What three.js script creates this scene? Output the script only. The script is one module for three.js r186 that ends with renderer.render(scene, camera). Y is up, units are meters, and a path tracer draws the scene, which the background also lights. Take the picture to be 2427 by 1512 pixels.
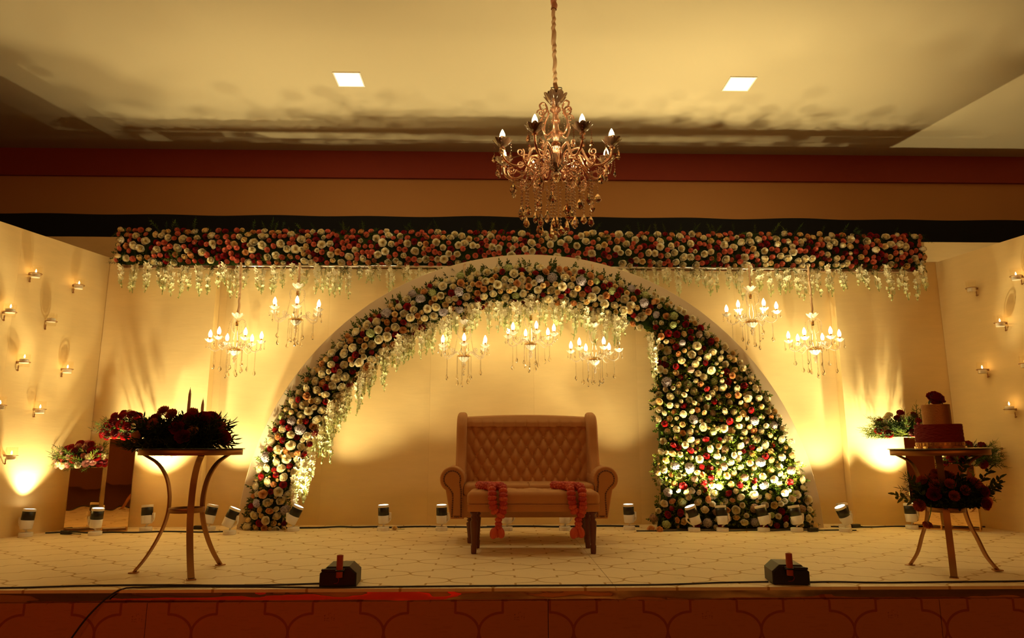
import * as THREE from 'three';
import { mergeGeometries } from 'three/addons/utils/BufferGeometryUtils.js';
import { RoundedBoxGeometry } from 'three/addons/geometries/RoundedBoxGeometry.js';
import { ImprovedNoise } from 'three/addons/math/ImprovedNoise.js';
import { RectAreaLightUniformsLib } from 'three/addons/lights/RectAreaLightUniformsLib.js';

// ---------------------------------------------------------------- camera, light, exposure
const scene = new THREE.Scene();
scene.background = new THREE.Color(0, 0, 0);
const camera = new THREE.PerspectiveCamera(50.11, 2427 / 1512, 0.05, 60);
camera.position.set(0, 0.82, 0);                       // eye 0.82 m above the stage floor (y = 0); the hall floor lies at -0.6
{
  const pitch = Math.atan(299 / 1617), yaw = THREE.MathUtils.degToRad(1.24);
  camera.lookAt(Math.sin(yaw) * Math.cos(pitch), 0.82 + Math.sin(pitch), -Math.cos(yaw) * Math.cos(pitch));
}
const renderer = new THREE.WebGLRenderer({ antialias: true });
renderer.toneMapping = THREE.LinearToneMapping;
renderer.toneMappingExposure = 1.12;
renderer.shadowMap.enabled = true;
RectAreaLightUniformsLib.init();
const rgb = (r, g, b) => new THREE.Color().setRGB(r, g, b);
const LIGHT = {
  can: { color: rgb(1, 0.83, 0.43), intensity: 7.4, angle: 0.8, penumbra: 0.5 },
  bulb: { color: rgb(1, 0.8, 0.4), intensity: 0.021 },
  bigBulb: { color: rgb(1, 0.8, 0.4), intensity: 0.32 },
  panel: { color: rgb(1, 0.82, 0.45), intensity: 40 },
  flame: { color: rgb(1, 0.55, 0.16), intensity: 0.012 },
  hall: { color: rgb(1, 0.36, 0.07), intensity: 6.5 },  // added fill from behind the viewer, reddening the front surfaces
};

// ---------------------------------------------------------------- helpers
let seed = 20240611;
const rnd = () => { seed = (seed + 0x6d2b79f5) | 0; let t = Math.imul(seed ^ (seed >>> 15), 1 | seed); t = (t + Math.imul(t ^ (t >>> 7), 61 | t)) ^ t; return ((t ^ (t >>> 14)) >>> 0) / 4294967296; };
const rr = (a, b) => a + (b - a) * rnd();
const pick = (a) => a[Math.floor(rnd() * a.length) % a.length];
const PI = Math.PI, R = THREE.MathUtils.degToRad;
const V = (x, y, z) => new THREE.Vector3(x, y, z);
const noise = new ImprovedNoise();
const clamp = (x, a = 0, b = 1) => Math.min(b, Math.max(a, x));
const names = {};
function numbered(n) { const k = names[n] = (names[n] ?? -1) + 1; return k ? `${n}_${String(k).padStart(3, '0')}` : n; }
function tag(o, label, category, group) { o.userData.label = label; o.userData.category = category; if (group) o.userData.group = group; return o; }
function thing(name, label, category, [x, y, z] = [0, 0, 0], turn = 0, group) {
  const o = new THREE.Group(); o.name = numbered(name); o.position.set(x, y, z); o.rotation.y = turn;
  tag(o, label, category, group); scene.add(o); return o;
}
function mesh(name, g, m, parent, pos, rot) {
  const o = new THREE.Mesh(Array.isArray(g) ? mg(g) : g, m); o.name = parent ? name : numbered(name);
  o.castShadow = o.receiveShadow = true;
  if (pos) o.position.set(...pos); if (rot) o.rotation.set(...rot);
  (parent || scene).add(o); return o;
}
function structure(o) { o.userData.kind = 'structure'; return o; }
function stuff(o) { o.userData.kind = 'stuff'; return o; }
function mg(list) {
  const out = list.map((g) => {
    const n = g.index ? g.toNonIndexed() : g;
    for (const k of Object.keys(n.attributes)) if (!['position', 'normal', 'uv', 'color'].includes(k)) n.deleteAttribute(k);
    if (!n.attributes.normal) n.computeVertexNormals();
    if (!n.attributes.uv) n.setAttribute('uv', new THREE.BufferAttribute(new Float32Array(n.attributes.position.count * 2), 2));
    return n;
  });
  if (out.some((g) => g.attributes.color)) for (const g of out) if (!g.attributes.color) paint(g, 1, 1, 1);
  return mergeGeometries(out);
}
function paint(g, r, gg, b) {
  const n = g.attributes.position.count, a = new Float32Array(n * 3);
  for (let i = 0; i < n; i++) { a[3 * i] = r; a[3 * i + 1] = gg; a[3 * i + 2] = b; }
  g.setAttribute('color', new THREE.BufferAttribute(a, 3)); return g;
}
const bx = (w, h, d, x = 0, y = 0, z = 0, r = 0) => (r ? new RoundedBoxGeometry(w, h, d, 2, r) : new THREE.BoxGeometry(w, h, d)).translate(x, y, z);
const cyl = (r0, r1, h, x = 0, y = 0, z = 0, n = 20) => new THREE.CylinderGeometry(r1, r0, h, n).translate(x, y, z);   // r0 below, r1 above
const sph = (r, x = 0, y = 0, z = 0, n = 12) => new THREE.SphereGeometry(r, n, Math.max(6, n * 0.7 | 0)).translate(x, y, z);
const lathe = (pts, n = 24) => new THREE.LatheGeometry(pts.map((p) => new THREE.Vector2(p[0], p[1])), n);
const curve = (pts) => new THREE.CatmullRomCurve3(pts.map((p) => V(...p)));
const tube = (pts, r, seg = 24, n = 6) => new THREE.TubeGeometry(curve(pts), seg, r, n);
const flat = (g) => { const n = g.index ? g.toNonIndexed() : g; n.computeVertexNormals(); return n; };
function patch(nu, nv, f) {                                    // a sheet f(u, v) -> [x, y, z], u and v from 0 to 1
  const p = [], uv = [], ix = [];
  for (let j = 0; j <= nv; j++) for (let i = 0; i <= nu; i++) { p.push(...f(i / nu, j / nv)); uv.push(i / nu, j / nv); }
  for (let j = 0; j < nv; j++) for (let i = 0; i < nu; i++) { const a = j * (nu + 1) + i, b = a + nu + 1; ix.push(a, a + 1, b, b, a + 1, b + 1); }
  const g = new THREE.BufferGeometry();
  g.setAttribute('position', new THREE.Float32BufferAttribute(p, 3)); g.setAttribute('uv', new THREE.Float32BufferAttribute(uv, 2));
  g.setIndex(ix); g.computeVertexNormals(); return g;
}
const extrude = (pts, depth, bevel = 0.01, seg = 2) => {
  const s = new THREE.Shape(pts.map((p) => new THREE.Vector2(p[0], p[1])));
  return new THREE.ExtrudeGeometry(s, { depth: depth - 2 * bevel, bevelEnabled: bevel > 0, bevelSize: bevel, bevelThickness: bevel, bevelSegments: seg, curveSegments: 12 }).translate(0, 0, bevel);
};
function facing(o, n, spin = 0) {                              // turns the +z axis of o to n
  o.quaternion.setFromUnitVectors(V(0, 0, 1), n.clone().normalize());
  o.quaternion.multiply(new THREE.Quaternion().setFromAxisAngle(V(0, 0, 1), spin)); return o;
}
// textures
function dataTex(w, h, f, rx, ry, color = true) {
  const d = new Uint8Array(w * h * 4), enc = (c) => 255 * (color ? (c <= 0.0031308 ? 12.92 * c : 1.055 * c ** (1 / 2.4) - 0.055) : c);
  for (let j = 0; j < h; j++) for (let i = 0; i < w; i++) { const c = f(i / w, j / h), k = 4 * (j * w + i); for (let q = 0; q < 3; q++) d[k + q] = clamp(enc(c[q]), 0, 255); d[k + 3] = 255; }
  const t = new THREE.DataTexture(d, w, h); t.wrapS = t.wrapT = THREE.RepeatWrapping; t.magFilter = THREE.LinearFilter; t.minFilter = THREE.LinearMipmapLinearFilter; t.generateMipmaps = true;
  if (color) t.colorSpace = THREE.SRGBColorSpace; t.repeat.set(rx, ry); t.needsUpdate = true; return t;
}
const hash = (x, y, s) => { let h = Math.imul(x, 374761393) + Math.imul(y, 668265263) + Math.imul(s, 2246822519) | 0; h = Math.imul(h ^ (h >>> 13), 1274126177); return ((h ^ (h >>> 16)) >>> 0) / 4294967296; };
function vnoise(u, v, nx, ny, s) {                             // value noise that repeats over 0..1
  const x = u * nx, y = v * ny, i = Math.floor(x), j = Math.floor(y), a = x - i, b = y - j, e = a * a * (3 - 2 * a), f = b * b * (3 - 2 * b);
  const q = (p, r) => hash(((p % nx) + nx) % nx, ((r % ny) + ny) % ny, s);
  return (q(i, j) * (1 - e) + q(i + 1, j) * e) * (1 - f) + (q(i, j + 1) * (1 - e) + q(i + 1, j + 1) * e) * f;
}
// ---------------------------------------------------------------- materials
const std = (color, roughness = 0.6, metalness = 0, more = {}) => new THREE.MeshStandardMaterial({ color, roughness, metalness, side: THREE.DoubleSide, ...more });
const glow = (color, k) => new THREE.MeshStandardMaterial({ color: rgb(0.9, 0.9, 0.85), roughness: 0.4, emissive: color, emissiveIntensity: k });
const glass = (color, more = {}) => new THREE.MeshPhysicalMaterial({ color, roughness: 0.02, transmission: 1, thickness: 0.01, ior: 1.5, ...more });
const fabricMap = dataTex(512, 512, (u, v) => {
  const s = 0.3 * vnoise(u, v, 9, 40, 1) + 0.2 * vnoise(u, v, 24, 200, 2) + 0.5 * vnoise(u, v, 5, 7, 3), k = 0.97 + 0.12 * (s - 0.4);
  return [0.84 * k, 0.635 * k, 0.3 * k];
}, 0.7, 0.7);
const fabricBump = dataTex(512, 512, (u, v) => { const s = 0.5 * vnoise(u, v, 7, 60, 4) + 0.3 * vnoise(u, v, 30, 250, 5) + 0.2 * vnoise(u, v, 4, 6, 6); return [s, s, s]; }, 0.7, 0.7, false);
const M = {
  fabric: std(rgb(1, 1, 1), 0.72, 0, { map: fabricMap, bumpMap: fabricBump, bumpScale: 0.0005 }),
  wood: std(rgb(0.35, 0.2, 0.1), 0.6),
  ceiling: std(rgb(0.46, 0.375, 0.225), 0.9),
  plaster: std(rgb(0.47, 0.22, 0.065), 0.9),
  maroon: std(rgb(0.26, 0.032, 0.012), 0.8),
  hallWall: std(rgb(0.4, 0.2, 0.1), 0.9),
  black: std(rgb(0.0015, 0.001, 0.001), 1, 0),
  blackPlastic: std(rgb(0.008, 0.007, 0.006), 0.35),
  blackCoat: std(rgb(0.015, 0.012, 0.01), 0.45),
  cable: std(rgb(0.012, 0.01, 0.01), 0.5),
  white: std(rgb(0.8, 0.76, 0.7), 0.45),
  board: std(rgb(0.7, 0.56, 0.36), 0.6),
  silver: std(rgb(0.75, 0.72, 0.68), 0.3, 1),
  gold: std(rgb(0.4, 0.19, 0.055), 0.42, 0.85),
  goldMirror: std(rgb(0.85, 0.6, 0.3), 0.02, 1),
  bronze: std(rgb(0.35, 0.18, 0.08), 0.4, 0.8),
  brass: std(rgb(0.75, 0.45, 0.16), 0.25, 1),
  velvet: new THREE.MeshPhysicalMaterial({ color: rgb(0.55, 0.27, 0.1), roughness: 0.85, sheen: 0.4, sheenColor: rgb(0.5, 0.32, 0.16), sheenRoughness: 0.5, side: THREE.DoubleSide }),
  velvetDark: std(rgb(0.16, 0.06, 0.025), 0.5),
  legWood: std(rgb(0.13, 0.035, 0.015), 0.45),
  rose: {
    white: std(rgb(0.97, 0.91, 0.72), 0.75, 0, { vertexColors: true }), cream: std(rgb(0.97, 0.8, 0.46), 0.75, 0, { vertexColors: true }),
    peach: std(rgb(0.85, 0.5, 0.22), 0.75, 0, { vertexColors: true }), red: std(rgb(0.42, 0.012, 0.014), 0.7, 0, { vertexColors: true }),
    darkred: std(rgb(0.24, 0.006, 0.008), 0.7, 0, { vertexColors: true }), coral: std(rgb(0.88, 0.27, 0.15), 0.8, 0, { vertexColors: true }),
    rust: std(rgb(0.5, 0.1, 0.03), 0.8, 0, { vertexColors: true }), pink: std(rgb(0.75, 0.36, 0.3), 0.8, 0, { vertexColors: true }),
    lilac: std(rgb(0.36, 0.3, 0.31), 0.85), lime: std(rgb(0.36, 0.4, 0.14), 0.85), tan: std(rgb(0.27, 0.15, 0.09), 0.85),
  },
  leaf: new THREE.MeshPhysicalMaterial({ color: rgb(1, 1, 1), roughness: 0.8, specularIntensity: 0.25, side: THREE.DoubleSide }), moss: new THREE.MeshPhysicalMaterial({ color: rgb(0.02, 0.03, 0.005), roughness: 1, specularIntensity: 0.05, side: THREE.DoubleSide }), stem: std(rgb(0.12, 0.2, 0.04), 0.7),
  orchid: std(rgb(1, 1, 1), 0.7, 0, { vertexColors: true }),
  crystal: glass(rgb(1, 0.95, 0.88)), amber: glass(rgb(0.82, 0.58, 0.42), { ior: 1.6 }),
  frosted: std(rgb(0.9, 0.84, 0.7), 0.25, 0), clearArm: new THREE.MeshPhysicalMaterial({ color: rgb(1, 0.92, 0.8), roughness: 0.08, transmission: 0.75, thickness: 0.01, ior: 1.45 }),
  rosegold: std(rgb(0.72, 0.4, 0.24), 0.2, 0.85), smoky: new THREE.MeshPhysicalMaterial({ color: rgb(0.12, 0.065, 0.035), roughness: 0.1, transmission: 0.25, thickness: 0.004, ior: 1.5, side: THREE.DoubleSide }),
  cupGlass: glass(rgb(0.97, 0.95, 0.9), { thickness: 0, side: THREE.DoubleSide }),
  silk: std(rgb(0.6, 0.25, 0.13), 0.55), silkPale: std(rgb(0.75, 0.5, 0.27), 0.6),
  wax: std(rgb(0.88, 0.82, 0.68), 0.5), pinkWax: std(rgb(0.62, 0.4, 0.3), 0.5),
  bulb: glow(rgb(1, 0.78, 0.4), 5), bulbOff: glass(rgb(1, 1, 1)), bigBulb: glow(rgb(1, 0.78, 0.42), 5), lens: glow(rgb(1, 0.85, 0.6), 7), panelGlow: glow(rgb(1, 0.9, 0.7), 5), flame: glow(rgb(1, 0.72, 0.3), 7), fillGlow: glow(rgb(1, 0.36, 0.08), 3),
  carpet: std(rgb(0.72, 0.012, 0.008), 0.95), hallFloor: std(rgb(0.06, 0.03, 0.015), 0.4),
};

for (const [k, m] of Object.entries(M.rose)) if (m.vertexColors) M.rose[k] = new THREE.MeshPhysicalMaterial({ color: m.color, roughness: 1, vertexColors: true, side: THREE.DoubleSide, transmission: 0.3, thickness: 0, specularIntensity: 0.4 });

// the printed trellis of the stage boards: gold lines on a pale ground, 0.6 m to a repeat
function trellisTexture(ground, line, blot, sx, sy, ox, oy) {
  const c = document.createElement('canvas'); c.width = c.height = 1024; const x = c.getContext('2d'), n = 512;
  x.fillStyle = ground; x.fillRect(0, 0, 1024, 1024);
  for (let i = 0; i < 900; i++) { x.fillStyle = blot; x.globalAlpha = rr(0.01, 0.05); const w = rr(4, 60), h = rr(2, 10); x.fillRect(rr(0, 1024), rr(0, 1024), w, h); }
  for (let k = 0; k < 9; k++) { const a = rr(40, 980), b = rr(40, 980); for (let i = 0; i < 26; i++) { x.globalAlpha = rr(0.05, 0.35); x.fillRect(a + rr(-26, 26), b + rr(-26, 26), rr(2, 9), rr(1, 6)); } }
  x.globalAlpha = 1; x.strokeStyle = line; x.lineWidth = 13; x.lineJoin = 'round';
  const quarter = []; for (let i = 0; i <= 10; i++) { const a = (i / 10) * PI / 2; quarter.push([0.25 * (1 - Math.cos(a)), 0.5 - 0.19 * Math.sin(a)]); }
  const half = quarter.concat(quarter.slice().reverse().map(([p, q]) => [0.5 - p, 0.5 - q]));
  for (let i = -1; i < 3; i++) for (let j = -1; j < 3; j++) for (const [fx, fy] of [[1, 1], [-1, 1], [1, -1], [-1, -1]]) {
    x.beginPath(); half.forEach(([p, q], k) => { const a = (i + fx * p) * n, b = (j + fy * q) * n; k ? x.lineTo(a, b) : x.moveTo(a, b); }); x.stroke();
  }
  const t = new THREE.CanvasTexture(c); t.wrapS = t.wrapT = THREE.RepeatWrapping; t.colorSpace = THREE.SRGBColorSpace; t.repeat.set(sx, sy); t.offset.set(ox, oy); t.anisotropy = 8; return t;
}
M.stageTop = std(rgb(1, 1, 1), 0.55, 0, { map: trellisTexture('#f3deb4', '#bd934a', '#4a3020', 1 / 1.08, 1 / 0.94, -0.2315, -0.0265) });
M.shadedSkirt = std(rgb(0.62, 0.26, 0.1), 0.8, 0, { map: trellisTexture('#e6d2b4', '#bd8468', '#4a2018', 1 / 1.092, 1 / 1.092, 0.0915, -0.035) });  // same laminate as the boards, its dim light put into a browner colour
const worldUV = (g, ax, ay) => { const p = g.attributes.position, u = new Float32Array(p.count * 2), k = { x: 0, y: 1, z: 2 }; for (let i = 0; i < p.count; i++) { u[2 * i] = p.array[3 * i + k[ax]]; u[2 * i + 1] = p.array[3 * i + k[ay]]; } g.setAttribute('uv', new THREE.BufferAttribute(u, 2)); return g; };

// ---------------------------------------------------------------- the hall
structure(mesh('floor', bx(20, 0.2, 20.2, 0, -0.7, 1), M.hallFloor));
structure(mesh('ceiling', bx(20, 0.2, 20.2, 0, 4.5, 1), M.ceiling));
structure(mesh('wall_back', bx(20, 5, 0.2, 0, 1.9, -8.1), M.plaster));
structure(mesh('wall_left', bx(0.2, 5, 20, -9.9, 1.9, 1), M.hallWall));
structure(mesh('wall_right', bx(0.2, 5, 20, 9.9, 1.9, 1), M.hallWall));
structure(mesh('wall_front', bx(20, 5, 0.2, 0, 1.9, 11), M.hallWall));
structure(mesh('trim_1', bx(19.6, 0.35, 0.04, 0, 4.225, -7.98), M.maroon));
tag(mesh('aisle_carpet', bx(2.6, 0.01, 13.6, -1.75, -0.595, 3.0), M.carpet), 'red aisle carpet on the hall floor in front of the stage', 'carpet');
for (const [x, z] of [[-4.5, 4], [4.5, 4], [-1.5, 7.5], [2, 7.5]]) {  // unseen lamps added as dim reddish front fill
  const t = thing('added_fill_lamp', `added amber fill lamp hung unseen in the hall behind the viewer, ${x < 0 ? 'left' : 'right'} ${z < 5 ? 'near' : 'far'} one`, 'lamp', [x, 3.1, z]);
  const b = mesh('globe', sph(0.16, 0, 0, 0, 20), M.fillGlow, t);
  mesh('cord', cyl(0.006, 0.006, 1.15, 0, 0.725, 0, 8), M.cable, t); mesh('cap', cyl(0.06, 0.05, 0.05, 0, 0.165, 0), M.brass, t);
  const l = new THREE.PointLight(LIGHT.hall.color, LIGHT.hall.intensity, 0, 2); l.castShadow = true; l.shadow.radius = 7; l.name = 'added_fill_light'; b.add(l);
}

// ---------------------------------------------------------------- the stage
{
  const s = new THREE.Group(); s.name = 'stage'; structure(s); scene.add(s); const zf = -4.2, zb = -7.9, d = zf - zb, zc = (zf + zb) / 2;
  for (const [a, b] of [[-6.6, 0.698], [0.702, 7.2]]) mesh('floor_board', worldUV(bx(b - a, 0.018, d, (a + b) / 2, -0.009, zc), 'x', 'z'), M.stageTop, s);
  mesh('platform', bx(13.8, 0.5, d - 0.04, 0.3, -0.3, zc - 0.02), M.black, s);
  const strip = patch(420, 6, (u, v) => { const x = -6.6 + 13.8 * u; return [x, -0.075 + 0.057 * v, zf - 0.016 + 0.012 * noise.noise(x * 1.1, v * 0.4, 3.3) + 0.003 * noise.noise(x * 3.4, v * 1.2, 8.1) + 0.0012 * noise.noise(x * 14, v * 2, 2.7)]; });
  mesh('mirror_strip', strip, M.goldMirror, s);
  for (let k = 0; k < 6; k++) mesh('skirt_panel', worldUV(bx(2.296, 0.53, 0.02, -5.45 + 2.3 * k, -0.335, zf + 0.004), 'x', 'y'), M.shadedSkirt, s);
}

// ---------------------------------------------------------------- gold fabric flats
function fabricPanel(w, h, k, amp = 0.006) {                   // a cloth-covered flat, front at z = 0
  const g = new THREE.BoxGeometry(w, h, 0.03, Math.ceil(w / 0.04), Math.ceil(h / 0.05), 1).translate(0, h / 2, -0.015), p = g.attributes.position;
  for (let i = 0; i < p.count; i++) if (p.getZ(i) > -0.01) {
    const x = p.getX(i), y = p.getY(i), e = Math.min(1, (w / 2 - Math.abs(x)) / 0.05), low = Math.exp(-y * 3);
    p.setZ(i, e * amp * (noise.noise(x * 1.6 + k * 7.3, y * 0.7, k) + 0.5 * noise.noise(x * 4 + k, y * 1.7, k + 5) + low * 1.2 * noise.noise(x * 5 + y * 4, y * 3 - x * 2, k + 9)) - (1 - e) * 0.0008);
  }
  worldUV(g, 'x', 'y'); const u = g.attributes.uv; for (let i = 0; i < u.count; i++) u.setXY(i, u.getX(i) + k * 1.37, u.getY(i) + k * 0.53);
  g.computeVertexNormals(); return g;
}
function flatRun(t, widths, h, k0) { let x = 0; widths.forEach((w, i) => { mesh('fabric_panel', fabricPanel(w - 0.0006, h, k0 + i), M.fabric, t, [x + w / 2, 0, 0]); x += w; }); return x; }
{
  const c = thing('backdrop', 'tall gold fabric backdrop of seamed panels behind the flower arch', 'backdrop', [-5.24, 0, -7.43]);
  flatRun(c, Array(10).fill(1.128), 3.11, 1);
  for (const [x, w, what, k] of [[-4.25, 1.19, 'left', 21], [3.73, 1.19, 'right', 25]]) {
    const t = thing('side_flat', `gold fabric flat set forward of the backdrop at the ${what} end under the flower beam`, 'backdrop', [x, 0, -7.3]);
    flatRun(t, [w], 2.84, k); mesh('return_panel', bx(0.02, 2.84, 0.092, what === 'left' ? w - 0.012 : 0.012, 1.42, -0.078), M.fabric, t);
  }
  const l = thing('wing_flat', 'gold fabric wing wall at the left of the stage with nine candle cups', 'backdrop', [-4.25 - 0.30 * 2.2, 0, -7.2 + 1.17 * 2.2], Math.atan2(1.17, 0.30));
  flatRun(l, [1.72, 1.035], 2.83, 31);
  const r = thing('wing_flat', 'gold fabric wing wall at the right of the stage with seven candle cups', 'backdrop', [4.9, 0, -7.297], -Math.atan2(0.96, 0.2));
  flatRun(r, [1.08, 1.3], 2.83, 41);
  const d = thing('black_drape', 'black masking drape hung along the hall wall above the backdrop', 'drape', [-6.8, 0, -7.72]);
  mesh('cloth', mg([patch(140, 8, (u, v) => { const x = u * 14; return [x, v * (3.478 + 0.012 * noise.noise(x * 0.22, 2.2, 0.5) + 0.02 * clamp(noise.noise(x * 0.9, 7.7, 0.5) - 0.25)), 0.02 * Math.sin(x * 5) + 0.03 * noise.noise(x, v * 2, 4)]; })]), M.black, d);
  mesh('drape_pole', cyl(0.02, 0.02, 14, 0, 0, 0, 10).rotateZ(PI / 2).translate(7, 3.44, -0.06), M.blackCoat, d);
}

// ---------------------------------------------------------------- flowers
function petal(r, h, base, curl, a, half, twist) {
  const g = patch(4, 3, (u, v) => {
    const s = u * 2 - 1, t = v * (1 - 0.2 * s * s), th = a + s * half * (0.45 + 0.55 * Math.sin(Math.min(1, t * 1.15) * PI * 0.62));
    const ro = r * (0.22 + 0.78 * Math.pow(Math.sin(Math.min(1, t) * PI / 2), 0.8)) * (1 + 0.07 * s * twist) + curl * Math.pow(t, 6);
    return [ro * Math.cos(th), ro * Math.sin(th), base + (h - base) * Math.pow(t, 1.15) - curl * 0.6 * Math.pow(t, 9)];
  });
  return g;
}
function roseGeo(open, spread) {
  const L = [[5, 0.97, 0.2, -0.8, 0.26], [5, 0.84, 0.4, -0.6, 0.15], [5, 0.71, 0.52, -0.45, 0.1], [4, 0.57, 0.61, -0.3, 0.06], [4, 0.43, 0.67, -0.2, 0.03], [3, 0.3, 0.71, -0.1, 0.01], [3, 0.16, 0.73, 0, 0]], out = [];
  L.forEach(([n, r, h, b, c], l) => {
    for (let k = 0; k < n; k++) {
      const g = petal(r * (l ? open : spread) * rr(0.95, 1.05), h * rr(0.9, 1.12), b, c * spread, (2 * PI * (k + 0.5 * l)) / n + rr(-0.15, 0.15), (PI / n) * 1.4, 1), q = 1 - 0.012 * l;
      out.push(paint(g.toNonIndexed(), q, q * (1 - 0.016 * l), q * (1 - 0.065 * l)));  // yellower heart of the bloom, with light scattered inside put into the colour
    }
  });
  return mg(out);
}
function carnationGeo() {
  const out = [];
  for (const [n, r, h, b] of [[8, 1, 0.05, -0.5], [8, 0.86, 0.28, -0.4], [7, 0.66, 0.45, -0.3], [5, 0.42, 0.56, -0.2], [3, 0.2, 0.6, -0.2]]) for (let k = 0; k < n; k++) {
    const a = (2 * PI * (k + rnd())) / n, half = PI / n * 1.75, q = rr(0.8, 1.05);
    out.push(paint(patch(6, 2, (u, v) => { const s = u * 2 - 1, f = 0.16 * v * Math.cos(u * 6 * PI), ro = r * (0.1 + 0.9 * Math.pow(v, 0.7)) * (1 + 0.12 * v * Math.cos(u * 6 * PI + 1)), th = a + s * half * (0.3 + 0.7 * v); return [ro * Math.cos(th), ro * Math.sin(th), b + (h - b) * v + f]; }).toNonIndexed(), q, q, q));
  }
  return mg(out);
}
function hydrangeaGeo() {
  const out = [], n = 74;
  for (let i = 0; i < n; i++) {
    const z = 1 - 1.15 * (i + 0.5) / n, a = i * 2.39996, ro = Math.sqrt(Math.max(0, 1 - z * z)), c = V(ro * Math.cos(a), ro * Math.sin(a), z * 0.85).multiplyScalar(rr(0.8, 1.0));
    const g = [0, 1, 2, 3].map((k) => patch(1, 2, (u, v) => [(u - 0.5) * 0.17 * Math.sin(0.35 + v * 2.4), 0.01 + v * 0.165, 0.06 * v - 0.1 * v * v + 0.02 * Math.abs(u - 0.5)]).rotateZ((k * PI) / 2 + a));
    const o = new THREE.Object3D(); facing(o, V(c.x, c.y, c.z + 0.15), rr(0, 6)); o.position.copy(c); o.updateMatrix(); out.push(mg(g).applyMatrix4(o.matrix));
  }
  return mg(out);
}
const G = { rose: [0, 1, 2, 3].map(() => roseGeo(1, 1)), bud: [0, 1].map(() => roseGeo(0.82, 0.72).scale(1, 1, 1.5)), carnation: [0, 1, 2].map(carnationGeo), hydrangea: [hydrangeaGeo(), hydrangeaGeo()] };
G.any = [...G.rose, ...G.rose.slice(0, 2), roseGeo(0.9, 0.8).scale(1.08, 1.08, 1.5), roseGeo(0.92, 0.84).scale(1.1, 1.1, 1.35), roseGeo(1, 0.9).scale(1.05, 1.05, 1.2)];
function leafGeo(l, w, bend = 0.2) { return patch(2, 3, (u, v) => { const s = u * 2 - 1; return [s * w * Math.sin(Math.PI * Math.min(1, 0.08 + v * 0.92)) * 0.5, v * l, 0.25 * w * Math.abs(s) - bend * l * v * v]; }); }
function sprigGeo(n, len, l, w, spread = 55) {                 // a stem along +z carrying n pairs of leaves
  const out = [tube([[0, 0, 0], [0.01 * len, 0, len * 0.5], [-0.02 * len, 0.03 * len, len]], 0.012 * len, 4, 3)];
  for (let i = 0; i < n; i++) for (const s of [-1, 1]) out.push(leafGeo(l * rr(0.8, 1.15) * (1 - 0.25 * i / n), w).rotateX(PI / 2).rotateY(s * R(spread + rr(-15, 15))).rotateZ(rr(-0.6, 0.6) + (i % 2) * 1.3).translate(0, 0, len * (0.2 + 0.75 * (i + 0.3) / n)));
  out.push(leafGeo(l, w).rotateX(PI / 2).translate(0, 0, len * 0.95)); return mg(out);
}
const SPRIG = { broad: sprigGeo(3, 0.1, 0.05, 0.028), fine: sprigGeo(5, 0.13, 0.045, 0.009, 45), fern: sprigGeo(8, 0.2, 0.05, 0.005, 50), twig: sprigGeo(4, 0.16, 0.05, 0.022, 50) };
const GREEN = [[0.075, 0.12, 0.01], [0.05, 0.09, 0.008], [0.11, 0.16, 0.012], [0.04, 0.065, 0.008], [0.16, 0.2, 0.018]];
function foliage(parent, geo, spots, dim = 1, name = 'foliage') {          // spots: [position, direction, size]
  const m = new THREE.InstancedMesh(geo, M.leaf, spots.length), o = new THREE.Object3D(); m.name = name;
  spots.forEach(([p, d, s], i) => { facing(o, d, rr(0, 6.28)); o.position.copy(p); o.scale.setScalar(s); o.updateMatrix(); m.setMatrixAt(i, o.matrix); const c = pick(GREEN), k = dim * rr(0.75, 1.25); m.setColorAt(i, rgb(c[0] * k, c[1] * k, c[2] * k)); });
  m.castShadow = m.receiveShadow = true; parent.add(m); return stuff(m);
}
const KIND = {
  white: ['rose', 'white', 'white_rose'], cream: ['rose', 'cream', 'cream_rose'], peach: ['rose', 'peach', 'peach_rose'], red: ['rose', 'red', 'red_rose'], darkred: ['rose', 'darkred', 'red_rose'], bud: ['bud', 'cream', 'rose_bud'],
  coral: ['carnation', 'coral', 'carnation'], rust: ['carnation', 'rust', 'carnation'], pink: ['carnation', 'pink', 'carnation'], lilac: ['hydrangea', 'lilac', 'hydrangea'], lime: ['hydrangea', 'lime', 'hydrangea'], tan: ['hydrangea', 'tan', 'hydrangea'],
};
function flower(parent, kind, p, n, r) {
  const [g, m, name] = KIND[kind], o = mesh(name, pick(g === 'rose' ? G.any : G[g]), M.rose[m], parent);
  facing(o, n, rr(0, 6.28)); o.position.copy(p); o.scale.setScalar(r); return o;
}
function fill(quota, draw, gap = 0.86, tries = 900) {          // [kind, count, r0, r1] rows placed apart from each other in the area that draw() samples
  const got = [];
  for (const [kind, n, r0, r1] of quota) for (let k = 0; k < n; k++) for (let t = 0; t < tries; t++) {
    const q = draw(), r = rr(r0, r1), k = gap * (t % 3 ? 1.1 : rr(0.8, 1)); if (q && got.every((o) => (o.x - q.x) ** 2 + (o.y - q.y) ** 2 > (k * (o.r + r)) ** 2)) { got.push({ ...q, r, kind }); break; }
  }
  return got;
}
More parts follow.
